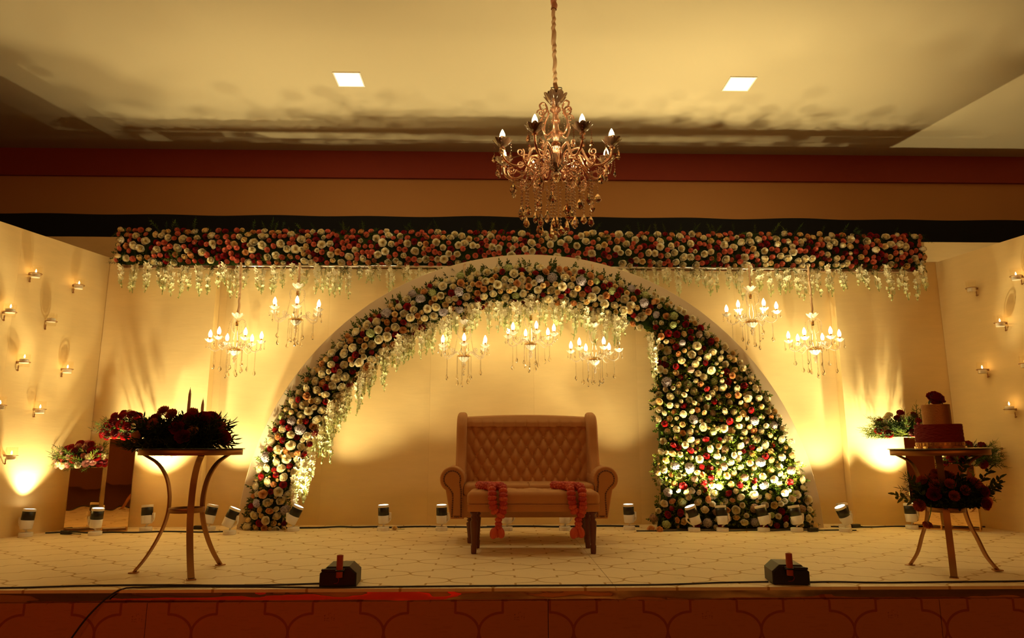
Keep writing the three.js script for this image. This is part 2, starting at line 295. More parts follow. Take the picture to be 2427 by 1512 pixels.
// hanging orchid strands: blossoms in one mesh, the stem its child
const BLOSSOM = mg([0, 1, 2, 3, 4].map((k) => patch(1, 2, (u, v) => [(u - 0.5) * 0.016 * Math.sin(0.4 + v * 2.5), v * 0.021, 0.006 * v * v + 0.004 * Math.abs(u - 0.5)]).rotateZ((k * 2 * PI) / 5)));
const ORCHID = [0.24, 0.28, 0.33, 0.38, 0.45, 0.3, 0.52].map((len) => {
  const sway = rr(-0.03, 0.03), at = (t) => V(sway * Math.sin(t * 2.4), -len * t, 0.015 * Math.sin(t * 3 + sway * 90)), out = [], n = Math.round(len / 0.0125), o = new THREE.Object3D();
  for (let i = 0; i < n; i++) {
    const t = 0.06 + 0.94 * i / n, bud = t > 0.84, p = at(t), a = rr(0, 6.28), off = bud ? 0.006 : 0.017; p.x += off * Math.cos(a); p.z += off * Math.sin(a);
    facing(o, V(Math.cos(a), rr(-0.7, 0.1), Math.sin(a) + 0.5), rr(0, 6)); o.position.copy(p); o.scale.setScalar(bud ? rr(0.4, 0.6) : rr(1.05, 1.5) * (1.15 - 0.4 * t)); o.updateMatrix();
    const c = clamp((t - 0.4) / 0.7 + rr(-0.15, 0.15)); out.push(paint(BLOSSOM.clone().applyMatrix4(o.matrix), 0.95 - 0.38 * c, 0.9 - 0.25 * c, 0.62 - 0.44 * c));
  }
  return { len, g: mg(out), stem: new THREE.TubeGeometry(new THREE.CatmullRomCurve3([0, 0.25, 0.5, 0.75, 1].map(at)), 10, 0.0022, 4) };
});
function strand(parent, p, len, turn = rr(0, 6.28)) {
  const v = ORCHID.reduce((a, b) => (Math.abs(b.len - len) * rr(0.6, 1.4) < Math.abs(a.len - len) ? b : a)), o = mesh('orchid_strand', v.g, M.orchid, parent, p);
  mesh('stem', v.stem, M.stem, o); o.rotation.y = turn; o.scale.set(1, len / v.len, 1); return o;
}
// the beam
{
  const t = thing('flower_header', 'long horizontal beam covered in white, coral and red flowers with hanging orchids above the arch', 'flower beam', [0, 0.029, -0.1]);
  mesh('carrier', bx(8.7, 0.3, 0.08, 0.3, 2.87, -7.145), M.blackCoat, t);
  mesh('batten', bx(8.8, 0.03, 0.03, 0.34, 2.688, -7.135), M.wood, t);
  mesh('tube', cyl(0.012, 0.012, 6.2, 0, 0, 0, 10).rotateZ(PI / 2).translate(0.3, 2.69, -7.07), M.silver, t);
  mesh('moss_backing', patch(200, 10, (u, v) => { const x = -4.08 + 8.76 * u, a = (v - 0.5) * PI; return [x, 2.885 + 0.185 * Math.sin(a) + 0.01 * noise.noise(x * 9, v * 3, 1), -7.1 + 0.045 * Math.cos(a) + 0.012 * noise.noise(x * 11, v * 7, 2)]; }), M.moss, t);
  const draw = () => { const x = rr(-4.09, 4.69), y = rr(2.705, 3.085); return { x, y }; };
  const got = fill([['white', 175, 0.032, 0.043], ['cream', 40, 0.026, 0.034], ['red', 100, 0.027, 0.035], ['peach', 32, 0.028, 0.036], ['coral', 290, 0.026, 0.034], ['white', 40, 0.022, 0.03]], draw, 0.95, 500);
  for (const f of got) { const w = (f.y - 2.885) / 0.19, e = f.x < -4.02 ? -0.8 : f.x > 4.62 ? 0.8 : 0; flower(t, f.kind, V(f.x, f.y, -7.1 + 0.055 * Math.sqrt(Math.max(0.1, 1 - w * w)) + (f.kind === 'red' ? 0 : rr(0.005, 0.025))), V(rr(-0.4, 0.4) + e, w * 0.7 + rr(-0.55, 0.3) - 0.15, 1), f.r); }
  const sp = []; for (let i = 0; i < 1300; i++) { const w = rr(-1, 1); sp.push([V(rr(-4.12, 4.72), 2.885 + 0.19 * w, -7.115 + 0.05 * Math.sqrt(1 - w * w * 0.9)), V(rr(-0.9, 0.9), w * 0.7 + rr(-0.8, 0.8), 0.5), rr(0.3, 0.48)]); }
  foliage(t, SPRIG.broad, sp, 0.5); const sf = []; for (let i = 0; i < 300; i++) sf.push([V(rr(-4.1, 4.7), pick([2.71, 3.06]), -7.07), V(rr(-0.6, 0.6), rr(-1, 0.9), 0.4), rr(0.5, 0.8)]); foliage(t, SPRIG.fern, sf, 0.45, 'fern');
  for (let i = 0; i < 112; i++) { const x = -4.06 + 8.8 * (i + rr(0.1, 0.9)) / 112; strand(t, [x, rr(2.66, 2.74), rr(-7.13, -7.03)], x < -2.4 || x > 2.7 ? rr(0.2, 0.37) : rr(0.16, 0.36)); }
}
// the arch: a white crescent board carrying a band of flowers
const AC = [0.362, -0.106], onArch = (r, a) => [AC[0] + r * Math.cos(a), AC[1] + r * Math.sin(a)];
{
  const t = thing('floral_arch', 'white half-round arch board edged with cream, peach and red roses and hanging orchids', 'flower arch', [0, 0, -0.1]);
  const pts = [], lo = 0.035; for (let i = 0; i <= 90; i++) pts.push(onArch(2.938, lo + (PI - 2 * lo) * i / 90)); for (let i = 90; i >= 0; i--) pts.push(onArch(2.485, lo * 1.15 + (PI - 2.3 * lo) * i / 90));
  mesh('arch_board', extrude(pts, 0.05, 0.003, 1).translate(0, 0, -7.03), M.board, t);
  const rin = (a) => 2.408 + 0.05 * clamp((a - 2.4) / 0.6), rout = (a) => 2.794 + 0.03 * clamp((a - 2.2) / 0.6);
  mesh('moss_backing', patch(160, 10, (u, v) => { const a = 1.0 + (PI - 1.04) * u, b = v * PI, r0 = rin(a) + 0.04, r1 = rout(a) - 0.03, r = (r0 + r1) / 2 - (r1 - r0) / 2 * Math.cos(b), [x, y] = onArch(r, a); return [x, y, -6.985 + 0.075 * Math.sin(b) + 0.012 * noise.noise(x * 9, y * 9, 3)]; }), M.moss, t);
  const draw = () => { const a = rr(1.08, PI - 0.025), r = Math.sqrt(rr(rin(a) ** 2, rout(a) ** 2)), [x, y] = onArch(r, a); return { x, y, a, w: (r - rin(a)) / (rout(a) - rin(a)) * 2 - 1 }; };
  const got = fill([['lilac', 16, 0.046, 0.06], ['lime', 9, 0.04, 0.052], ['white', 130, 0.036, 0.046], ['peach', 60, 0.029, 0.039], ['red', 64, 0.026, 0.036], ['cream', 56, 0.026, 0.035], ['white', 70, 0.025, 0.034], ['bud', 50, 0.016, 0.024]], draw, 1.06, 400);
  for (const f of got) { const [cx, cy] = [Math.cos(f.a), Math.sin(f.a)], k = f.w * 1.05 + rr(-0.3, 0.3); flower(t, f.kind, V(f.x, f.y, -6.975 + 0.08 * Math.sqrt(Math.max(0.05, 1 - f.w * f.w)) + rr(0.005, 0.05)), V(cx * k + rr(-0.45, 0.45), cy * k + rr(-0.8, 0.2), 1), f.r); }
  const sp = []; for (let i = 0; i < 1500; i++) { const q = draw(); sp.push([V(q.x, q.y, -7.0 + 0.08 * Math.sqrt(1 - 0.9 * q.w * q.w)), V(Math.cos(q.a) * q.w + rr(-0.9, 0.9), Math.sin(q.a) * q.w + rr(-0.9, 0.9), 0.6), rr(0.36, 0.6)]); }
  foliage(t, SPRIG.broad, sp);
  const ed = []; for (let i = 0; i < 85; i++) { const a = rr(1.1, PI - 0.05), [x, y] = onArch(rout(a) - 0.03, a); ed.push([V(x, y, -6.95), V(Math.cos(a) + rr(-0.6, 0.6), Math.sin(a) + rr(-0.6, 0.6), 0.4), rr(0.4, 0.75)]); } foliage(t, SPRIG.twig, ed, 0.8, 'leaf_sprig');
  for (let i = 0; i < 108; i++) { const a = 1.16 + 1.72 * (i + rr(0, 1)) / 108, [x, y] = onArch(rr(2.4, 2.495), a), side = clamp((a - 2.0) / 0.7); strand(t, [x, y, rr(-6.98, -6.88)], rr(0.18, 0.38) + side * rr(0, 0.24)); }
}
{
  const t = thing('floral_display', 'dense triangular wall of cream, peach and red roses under the right side of the arch', 'flower wall', [0, 0, -0.08]);
  const left = (y) => 1.622 + 0.03 * Math.sin(y * 9) - (y < 0.3 ? (0.3 - y) * 0.5 : 0), rim = 2.804;
  const ok = (x, y) => y > 0.03 && x > left(y) && Math.hypot(x - AC[0], y - AC[1]) < rim;
  const edge = (x, y) => Math.min(x - left(y), rim - Math.hypot(x - AC[0], y - AC[1]));
  const pts = []; for (let i = 0; i <= 30; i++) pts.push(onArch(rim - 0.06, 0.05 + (1.1 - 0.05) * i / 30)); pts.push([1.69, 2.04], [1.69, 0.3], [1.64, 0.03]);
  mesh('moss_backing', extrude(pts, 0.11, 0.03, 3).translate(0, 0, -7.03), M.moss, t);
  const draw = () => { const x = rr(1.4, 3.2), y = rr(0.03, 2.46); return ok(x, y) ? { x, y } : null; };
  const got = fill([['lilac', 13, 0.04, 0.06], ['tan', 13, 0.036, 0.05], ['lime', 8, 0.036, 0.048], ['white', 95, 0.031, 0.041], ['red', 55, 0.025, 0.036], ['cream', 60, 0.025, 0.035], ['peach', 28, 0.025, 0.034], ['white', 75, 0.021, 0.03], ['bud', 75, 0.014, 0.022]], draw, 1.1, 400);
  for (const f of got) { const e = clamp(edge(f.x, f.y) / 0.22), low = clamp((0.35 - f.y) / 0.35), [nx, ny] = [f.x < 2.1 ? -(1 - e) : (1 - e) * 0.8, (1 - e) * 0.4]; flower(t, f.kind, V(f.x, f.y, -6.945 + 0.05 * e + 0.03 * low + rr(0.01, 0.075)), V(nx * 0.8 + rr(-0.6, 0.6), ny + rr(-1.0, 0.15), 1), f.r); }
  const sp = [], fine = []; for (let i = 0; i < 5200 && sp.length < 1900; i++) { const q = draw(); if (q) { const e = clamp(edge(q.x, q.y) / 0.2); (rnd() < 0.75 ? sp : fine).push([V(q.x, q.y, -6.955 + 0.05 * e), V(rr(-0.9, 0.9) + (q.x < 1.7 ? -0.5 : 0), rr(-0.9, 0.9), 0.65), rr(0.4, 0.68)]); } }
  foliage(t, SPRIG.broad, sp, 1.3); foliage(t, SPRIG.fine, fine, 1.5, 'leaf_sprig');
  for (const [x, y, l] of [[1.605, 1.88, 0.5], [1.58, 1.97, 0.34], [1.65, 1.92, 0.3]]) strand(t, [x, y, -6.86], l);
}
for (const [x, z, k, s, what] of [[1.5, -6.86, 'peach', 0.034, 'peach rose head fallen on the stage left of the rose wall, farther out'], [1.57, -6.8, 'peach', 0.032, 'peach rose head fallen on the stage close to the rose wall foot'], [-1.0, -6.98, 'cream', 0.026, 'pale petal cluster fallen on the stage beside the cable near a white spotlight']]) {
  const t = thing('fallen_flower', what, 'flower', [x, 0, z]); flower(t, k, V(0, s * 0.62, 0), V(rr(-0.4, 0.4), 0.7, 0.6), s); mesh('stem', tube([[0, s * 0.5, 0], [0.03, 0.006, -0.03], [0.09, 0.004, -0.05]], 0.0025, 8, 5), M.stem, t);
}

// ---------------------------------------------------------------- white uplights along the backdrop
function can(x, z, lean, label, tip = 0, side = 1, power = 1) {
  const t = thing('spotlight', label, 'spotlight', [x, 0, z], 0, 'white can uplights on the stage floor');
  mesh('base', lathe([[0, 0], [0.056, 0], [0.058, 0.004], [0.058, 0.03], [0.054, 0.036], [0, 0.037]], 28), M.white, t);
  mesh('bracket', [tube([[0, 0.03, 0], [0.004 * side, 0.055, 0], [0.045 * side, 0.08, 0], [0.066 * side, 0.1, 0], [0.068 * side, 0.15, 0]], 0.008, 20, 8), bx(0.02, 0.05, 0.03, 0.064 * side, 0.145, 0, 0.004)], M.white, t);
  const head = new THREE.Group(); head.name = 'head'; head.position.set(0, 0.145, 0); head.rotation.set(tip, 0, -lean); t.add(head);
  mesh('housing', lathe([[0, -0.078], [0.046, -0.078], [0.05, -0.074], [0.0535, 0.0], [0, 0.0]], 28), M.white, head);
  mesh('band', lathe([[0, 0], [0.0525, 0], [0.0525, 0.077], [0, 0.077]], 28), M.blackPlastic, head);
  mesh('rim', lathe([[0.048, 0.077], [0.054, 0.077], [0.054, 0.098], [0.05, 0.1], [0.0475, 0.098], [0.0475, 0.077]], 28), M.white, head);
  mesh('lens', lathe([[0.047, 0.0965], [0.044, 0.0975], [0.025, 0.0982], [0, 0.0985]].reverse(), 28), M.lens, head);
  const l = new THREE.SpotLight(LIGHT.can.color, LIGHT.can.intensity * power, 0, LIGHT.can.angle, LIGHT.can.penumbra, 2); l.name = 'spotlight_light';
  l.position.set(0, 0.118, 0); l.target.position.set(0, 1.2, 0); l.target.name = 'spotlight_aim'; l.castShadow = true; l.shadow.radius = 1.6; head.add(l, l.target); return t;
}
const CAN = 'white can uplight';
can(-4.3, -6.58, R(3), `${CAN} nearest the left end, at the foot of the left wing wall`, -0.06, -1, 0.9);
can(-3.72, -6.66, R(4), `${CAN} standing in front of the two left mirror plinths`, 0.04, -1, 1.0);
can(-3.42, -6.99, R(-4), `${CAN} against the left flat, behind the legs of the left gold table`, -0.06, 1, 2.2);
can(-2.82, -7.02, R(10), `${CAN} between the left gold table and arch foot, rear one of the two`, -0.12, -1, 1.1);
can(-2.5, -6.7, R(22), `${CAN} tilted right at the left arch foot, front one of the two`, -0.12, 1, 1.0);
can(-1.98, -6.95, R(24), `${CAN} tilted right just inside the left foot of the flower arch`, -0.04, -1, 0.8);
can(-1.11, -6.96, R(-2), `${CAN} upright, midway between the left arch foot and the loveseat`, 0.05, 1, 0.25);
can(-0.54, -6.95, R(-1), `${CAN} upright, beside the left arm of the loveseat`, 0.05, 1, 0.25);
can(0.1, -6.94, R(2), `${CAN} behind the loveseat, left of the two seen under its seat`, 0, 1, 0.25);
can(0.67, -6.95, R(2), `${CAN} behind the loveseat, right of the two seen under its seat`, 0, 1, 0.25);
can(1.31, -6.98, R(-2), `${CAN} upright between the loveseat and the rose wall`, 0.03, 1, 0.45);
can(1.91, -6.82, R(-20), `${CAN} tilted left with lit lens, first from the left before the rose wall`, 0.04, -1, 1.9);
can(2.18, -6.8, R(-3), `${CAN} nearly upright, second from the left before the rose wall`, -0.14, 1, 1.7);
can(2.58, -6.8, R(-11), `${CAN} leaning left, third from the left before the rose wall`, -0.14, 1, 1.7);
can(2.9, -6.79, R(-8), `${CAN} leaning left, rightmost of the four before the rose wall`, -0.14, 1, 1.7);
can(3.5, -7.05, R(-4), `${CAN} against the backdrop right of the arch, rear one of the two`, -0.1, 1, 1.1);
can(3.37, -6.78, R(-24), `${CAN} tilted left right of the arch foot, front one of the two`, 0.04, 1, 1.0);
can(4.14, -6.98, R(0), `${CAN} half hidden by the flowers on the right gold table's shelf`, -0.06, 1, 2.5);
can(5.1, -6.78, R(2), `${CAN} at the right edge by the right wing wall`, -0.06, 1, 2.6);

// ---------------------------------------------------------------- candles on the wings
const cupG = lathe([[0, 0], [0.04, 0], [0.0455, 0.004], [0.047, 0.12], [0.0495, 0.12]], 24);
function candle(p, n, side, row, where, lit, high) {
  const yaw = Math.atan2(n[0], n[1]), lab = `the ${side} wing wall, ${row} row, ${where}`;
  const t = thing('candle_holder', `glass candle cup on ${lab}`, 'candle holder', p, yaw, 'candle cups on the wing walls');
  mesh('ring', [new THREE.TorusGeometry(0.051, 0.0035, 6, 28).rotateX(PI / 2), cyl(0.004, 0.004, 0.03, 0, 0, 0, 8).rotateX(PI / 2).translate(0, 0, -0.06), bx(0.022, 0.022, 0.006, 0, 0, -0.073, 0.002)], M.bronze, t);
  mesh('knob', [cyl(0.004, 0.006, 0.045, 0, -0.05, -0.058, 8), sph(0.008, 0, -0.075, -0.058, 10), cyl(0.004, 0.004, 0.03, 0, 0, 0, 6).rotateX(PI / 2).translate(0, -0.07, -0.066)], M.bronze, t);
  mesh('glass_cup', cupG, M.cupGlass, t, [0, -0.045, 0]);
  const c = thing('tealight', `${lit ? 'burning' : 'unlit'} white tealight on ${lab}`, 'candle', [p[0], p[1] + (high ? -0.008 : -0.038), p[2]], yaw, 'tealights in the wall cups');
  mesh('wax', lathe([[0, 0], [0.037, 0], [0.038, 0.003], [0.038, 0.034], [0.034, 0.037], [0, 0.035]], 22), M.wax, c); mesh('wick', cyl(0.0012, 0.001, 0.012, 0, 0.04, 0, 5), M.black, c);
  if (lit) { const f = mesh('flame', lathe([[0, -0.014], [0.006, -0.008], [0.008, 0], [0.005, 0.012], [0, 0.024]], 10), M.flame, c, [0, 0.06, 0]); const l = new THREE.PointLight(LIGHT.flame.color, LIGHT.flame.intensity, 0, 2); l.castShadow = true; l.shadow.radius = 0.3; l.name = 'candle_light'; f.add(l); }
}
const nl = [1.17, 0.30].map((v) => v / Math.hypot(1.17, 0.3)), nr = [-0.96, 0.2].map((v) => v / Math.hypot(0.96, 0.2));
for (const [x, y, z, row, where, lit, high] of [[-4.382, 2.42, -6.385, 'top', 'outer cup', 1, 0], [-4.26, 2.42, -6.859, 'top', 'cup nearest the corner', 1, 0], [-4.432, 2.01, -6.188, 'second', 'outer cup', 1, 1], [-4.326, 2.0, -6.603, 'second', 'cup nearer the corner', 0, 1], [-4.382, 1.575, -6.382, 'third', 'outer cup', 1, 1], [-4.264, 1.562, -6.842, 'third', 'cup nearest the corner', 1, 0], [-4.426, 1.17, -6.211, 'fourth', 'outer cup', 1, 0], [-4.326, 1.155, -6.602, 'fourth', 'cup nearer the corner', 1, 0], [-4.383, 0.728, -6.378, 'lowest', 'the only cup', 1, 0]]) candle([x, y, z], nl, 'left', row, where, lit, high);
for (const [x, y, z, row, where, lit, high] of [[4.924, 2.425, -6.813, 'top', 'cup nearest the corner', 0, 0], [5.026, 2.43, -6.324, 'top', 'outer cup', 1, 0], [4.979, 2.012, -6.55, 'second', 'the only cup in view', 1, 0], [4.926, 1.575, -6.804, 'third', 'cup nearest the corner', 1, 0], [5.02, 1.582, -6.351, 'third', 'outer cup', 1, 0], [4.975, 1.162, -6.567, 'fourth', 'the only cup in view', 1, 1], [4.934, 0.787, -6.766, 'lowest', 'cup behind the cake table', 0, 0]]) candle([x, y, z], nr, 'right', row, where, lit, high);

// ---------------------------------------------------------------- ceiling panels
for (const [x, what] of [[-1.485, 'left'], [2.425, 'right']]) {
  const t = thing('ceiling_panel', `square white LED panel glowing in the ceiling, ${what} one of the two`, 'ceiling light', [x, 4.4, -6.275]);
  mesh('frame', [bx(0.27, 0.008, 0.014, 0, -0.004, 0.128), bx(0.27, 0.008, 0.014, 0, -0.004, -0.128), bx(0.014, 0.008, 0.242, 0.128, -0.004, 0), bx(0.014, 0.008, 0.242, -0.128, -0.004, 0)], M.white, t);
  mesh('diffuser', bx(0.242, 0.004, 0.242, 0, -0.003, 0), M.panelGlow, t);
  const l = new THREE.RectAreaLight(LIGHT.panel.color, LIGHT.panel.intensity, 0.24, 0.24); l.position.set(0, -0.012, 0); l.rotation.x = -PI / 2; l.name = 'ceiling_panel_light'; t.add(l);
}

// ---------------------------------------------------------------- chandeliers
const flameBulb = (h, r) => lathe([[0, 0], [r * 0.62, 0.02 * h], [r * 0.8, 0.12 * h], [r, 0.34 * h], [r * 0.86, 0.58 * h], [r * 0.42, 0.85 * h], [r * 0.12, 0.98 * h], [0, h]], 16);
const dropGeo = (h, r) => flat(lathe([[0, -h], [r * 0.55, -h * 0.88], [r, -h * 0.66], [r * 0.72, -h * 0.36], [r * 0.3, -h * 0.12], [0, 0]], 6).scale(1, 1, 0.6));
const bead = (r, x, y, z) => flat(new THREE.OctahedronGeometry(r, 0).toNonIndexed()).translate(x, y, z);
const beads = (a, b, sag, n, r) => { const out = []; for (let i = 0; i <= n; i++) { const t = i / n, p = a.clone().lerp(b, t); out.push(bead(r, p.x, p.y - sag * 4 * t * (1 - t), p.z)); } return mg(out.map((g) => { g.setAttribute('uv', new THREE.BufferAttribute(new Float32Array(g.attributes.position.count * 2), 2)); return g; })); };
const petalDish = (r, h, n, lift = 0.3) => patch(n * 6, 5, (u, v) => { const a = u * 2 * PI, s = Math.abs(Math.sin(a * n / 2)), ro = r * (0.12 + 0.88 * v) * (1 - 0.22 * v * (1 - s)); return [ro * Math.cos(a), h * Math.pow(v, 1.6) * (1 + lift * (s - 0.5)), ro * Math.sin(a)]; });
const scroll = (r, turns, thick) => { const p = []; for (let i = 0; i <= 22; i++) { const a = (i / 22) * turns * 2 * PI, q = r * (1 - 0.75 * i / 22); p.push([q * Math.cos(a) - r, q * Math.sin(a), 0]); } return tube(p, thick, 34, 5); };
function strandOf(parent, p, len, drop, m, beadR) {            // a bead string with a drop at its end
  const [dh, dr] = drop, n = Math.max(1, Math.round((len - dh) / (beadR * 2.3))), s = mesh('crystal_string', beads(V(0, 0, 0), V(0, -(len - dh), 0), 0, n, beadR), m, parent, p);
  mesh('crystal_drop', dropGeo(dh, dr), m, s, [0, -(len - dh) - beadR, 0], [0, rr(0, 3), 0]); return s;
}
function sleeve(parent, y0, y1, r, m, name = 'chain_sleeve') {
  return mesh(name, patch(14, Math.ceil((y1 - y0) / 0.012), (u, v) => { const y = y0 + (y1 - y0) * v, a = u * 2 * PI, q = r * (1 + 0.28 * Math.sin(y * 90 + Math.sin(y * 31) * 2 + a) + 0.5 * noise.noise(y * 7, Math.cos(a), Math.sin(a))); return [q * Math.cos(a) + 0.006 * Math.sin(y * 5), y, q * Math.sin(a)]; }), m, parent);
}
{ // the large one
  const t = thing('large_chandelier', 'large rose-gold crystal chandelier with eight candle bulbs hanging before the stage', 'chandelier', [0.389, 2.7, -4.3]);
  sleeve(t, 0.5, 1.12, 0.014, M.silkPale); sleeve(t, 1.12, 1.7, 0.02, M.silk);
  mesh('hook', [new THREE.TorusGeometry(0.016, 0.003, 6, 18).translate(0, 0.485, 0), tube([[0.02, 0.53, 0], [0.045, 0.52, 0.01], [0.02, 0.49, 0], [-0.03, 0.52, 0.01], [0, 0.53, 0]], 0.003, 20, 5)], M.blackCoat, t);
  mesh('canopy_dish', [petalDish(0.085, 0.07, 8).translate(0, 0.395, 0), petalDish(0.06, 0.075, 6).translate(0, 0.4, 0)], M.smoky, t);
  mesh('column', [lathe([[0, 0.4], [0.02, 0.39], [0.036, 0.375], [0.038, 0.36], [0.018, 0.34], [0.014, 0.3], [0.03, 0.29], [0.03, 0.27], [0.016, 0.26], [0.024, 0.22], [0.034, 0.17], [0.018, 0.14], [0.014, 0.12], [0.03, 0.11], [0.034, 0.085], [0.02, 0.06], [0.02, 0], [0.05, -0.005], [0.05, -0.02], [0, -0.03]], 24)], M.rosegold, t);
  mesh('glass_ball', flat(new THREE.IcosahedronGeometry(0.036, 1).translate(0, 0.1, 0)), M.amber, t);
  mesh('bowl', [petalDish(0.09, 0.085, 12, 0.1).translate(0, -0.075, 0)], M.smoky, t);
  mesh('finial', lathe([[0, -0.16], [0.012, -0.155], [0.02, -0.14], [0.034, -0.115], [0.034, -0.1], [0.02, -0.085], [0.012, -0.07], [0, -0.07]].reverse(), 16), M.amber, t);
  for (let k = 0; k < 6; k++) { const a = (k / 6) * 2 * PI + 0.3; mesh('upper_scroll', mg([tube([[0.03, 0.2, 0], [0.07, 0.17, 0], [0.1, 0.23, 0], [0.09, 0.3, 0], [0.06, 0.36, 0], [0.085, 0.4, 0], [0.115, 0.38, 0], [0.105, 0.35, 0]], 0.0065, 36, 6), scroll(0.03, 1.3, 0.005).translate(0.135, 0.32, 0)]).rotateY(a), M.rosegold, t); }
  const RB = 0.385, bulbG = flameBulb(0.078, 0.0195), dish = petalDish(0.066, 0.042, 8), dish2 = petalDish(0.045, 0.048, 6);
  const armG = mg([tube([[0.045, -0.012, 0], [0.1, 0.045, 0], [0.17, 0.055, 0], [0.2, 0.0, 0], [0.24, -0.065, 0], [0.31, -0.085, 0], [0.37, -0.05, 0], [RB, 0.01, 0], [RB, 0.03, 0]], 0.0085, 44, 8), cyl(0.02, 0.012, 0.02, RB, 0.026, 0, 12)]);
  const scG = mg([scroll(0.045, 1.6, 0.0055).translate(0.2, -0.035, 0), scroll(0.03, 1.4, 0.005).rotateZ(2.2).translate(0.24, 0.04, 0), tube([[0.06, -0.05, 0], [0.13, -0.1, 0], [0.2, -0.08, 0], [0.23, -0.13, 0], [0.29, -0.12, 0]], 0.005, 24, 6)]);
  for (let k = 0; k < 8; k++) {
    const a = (k + 0.5) * PI / 4 - 0.04, arm = mesh('arm', armG, M.rosegold, t, null, [0, a, 0]);
    mesh('scroll', scG, M.rosegold, arm); mesh('bobeche', [dish, dish2], M.smoky, arm, [RB, 0.03, 0]); mesh('candle_sleeve', cyl(0.012, 0.012, 0.03, RB, 0.06, 0, 14), M.bronze, arm);
    const b = mesh('bulb', bulbG, M.bigBulb, arm, [RB, 0.075, 0]), l = new THREE.PointLight(LIGHT.bigBulb.color, LIGHT.bigBulb.intensity, 0, 2); l.position.y = 0.035; l.castShadow = true; l.shadow.radius = 0.6; l.name = 'chandelier_light'; b.add(l);
    for (let q = 0; q < 4; q++) { const c = q * PI / 2 + 0.5; strandOf(arm, [RB + 0.055 * Math.cos(c), 0.045, 0.055 * Math.sin(c)], rr(0.085, 0.12), [rr(0.045, 0.06), 0.017], M.amber, 0.007); }
    strandOf(arm, [0.31, -0.09, 0], rr(0.12, 0.22), [0.07, 0.028], M.amber, 0.008);
    mesh('bead_swag', beads(V(0.05, -0.02, 0), V(RB - 0.02, 0.0, 0), 0.13, 22, 0.0055), M.amber, arm); mesh('bead_swag', beads(V(0.09, 0.38, 0), V(0.2, 0.05, 0), 0.06, 22, 0.005), M.amber, arm);
    mesh('bead_swag', beads(V(RB * Math.cos(0.05), -0.01, -RB * Math.sin(0.05)), V(RB * Math.cos(PI / 4 - 0.05), -0.01, -RB * Math.sin(PI / 4 - 0.05)), 0.075, 20, 0.0055), M.amber, arm);
  }
  for (let k = 0; k < 8; k++) mesh('lower_scroll', mg([tube([[0.06, -0.04, 0], [0.12, -0.02, 0], [0.19, -0.06, 0], [0.25, -0.13, 0], [0.31, -0.12, 0], [0.325, -0.07, 0], [0.29, -0.055, 0]], 0.0065, 34, 6), scroll(0.036, 1.5, 0.005).translate(0.2, -0.09, 0), scroll(0.028, 1.5, 0.0045).rotateZ(3).translate(0.27, -0.07, 0)]).rotateY(k * PI / 4), M.rosegold, t);
  for (let k = 0; k < 16; k++) { const a = (k / 16) * 2 * PI + 0.2; strandOf(t, [0.235 * Math.cos(a), -0.1, 0.235 * Math.sin(a)], rr(0.25, 0.37), [rr(0.075, 0.1), rr(0.024, 0.034)], M.amber, 0.0095); }
  for (let k = 0; k < 7; k++) { const a = (k / 7) * 2 * PI; strandOf(t, [0.12 * Math.cos(a), -0.1, 0.12 * Math.sin(a)], rr(0.36, 0.42), [rr(0.09, 0.11), rr(0.03, 0.038)], M.amber, 0.0095); }
  strandOf(t, [0, -0.16, 0], 0.32, [0.1, 0.028], M.amber, 0.0065);
}
const SC = (() => {                                            // shapes shared by the seven small ones; y = 0 at the middle of the bulbs
  const RB = 0.25;
  return {
    RB, bulb: flameBulb(0.082, 0.02), dish: petalDish(0.052, 0.03, 7),
    arm: mg([tube([[0.03, -0.165, 0], [0.09, -0.12, 0], [0.14, -0.15, 0], [0.19, -0.175, 0], [0.24, -0.15, 0], [RB, -0.105, 0], [RB, -0.085, 0]], 0.007, 32, 7), scroll(0.028, 1.4, 0.0045).translate(0.16, -0.11, 0)]),
    sleeve: cyl(0.0095, 0.0095, 0.05, RB, -0.06, 0, 12),
    column: lathe([[0, 0.16], [0.01, 0.15], [0.014, 0.1], [0.01, 0.07], [0.014, 0.05], [0.02, 0.0], [0.03, -0.07], [0.022, -0.12], [0.01, -0.15], [0, -0.15]].reverse(), 18),
    knuckle: lathe([[0, 0.15], [0.012, 0.145], [0.016, 0.12], [0.012, 0.095], [0, 0.09]].reverse(), 14),
    plate: lathe([[0, -0.165], [0.06, -0.165], [0.07, -0.16], [0.06, -0.15], [0.02, -0.145], [0, -0.14]].reverse(), 24),
    bowl: petalDish(0.06, 0.05, 10, 0.1).translate(0, -0.225, 0), finial: lathe([[0, -0.31], [0.008, -0.3], [0.016, -0.285], [0.01, -0.27], [0.022, -0.25], [0.012, -0.23], [0, -0.23]].reverse(), 14), canopy: petalDish(0.065, 0.045, 7).translate(0, 0.17, 0),
    crest: tube([[0.01, 0.13, 0], [0.045, 0.165, 0], [0.08, 0.14, 0], [0.085, 0.08, 0], [0.06, 0.03, 0], [0.025, 0.0, 0]], 0.0045, 24, 6),
  };
})();
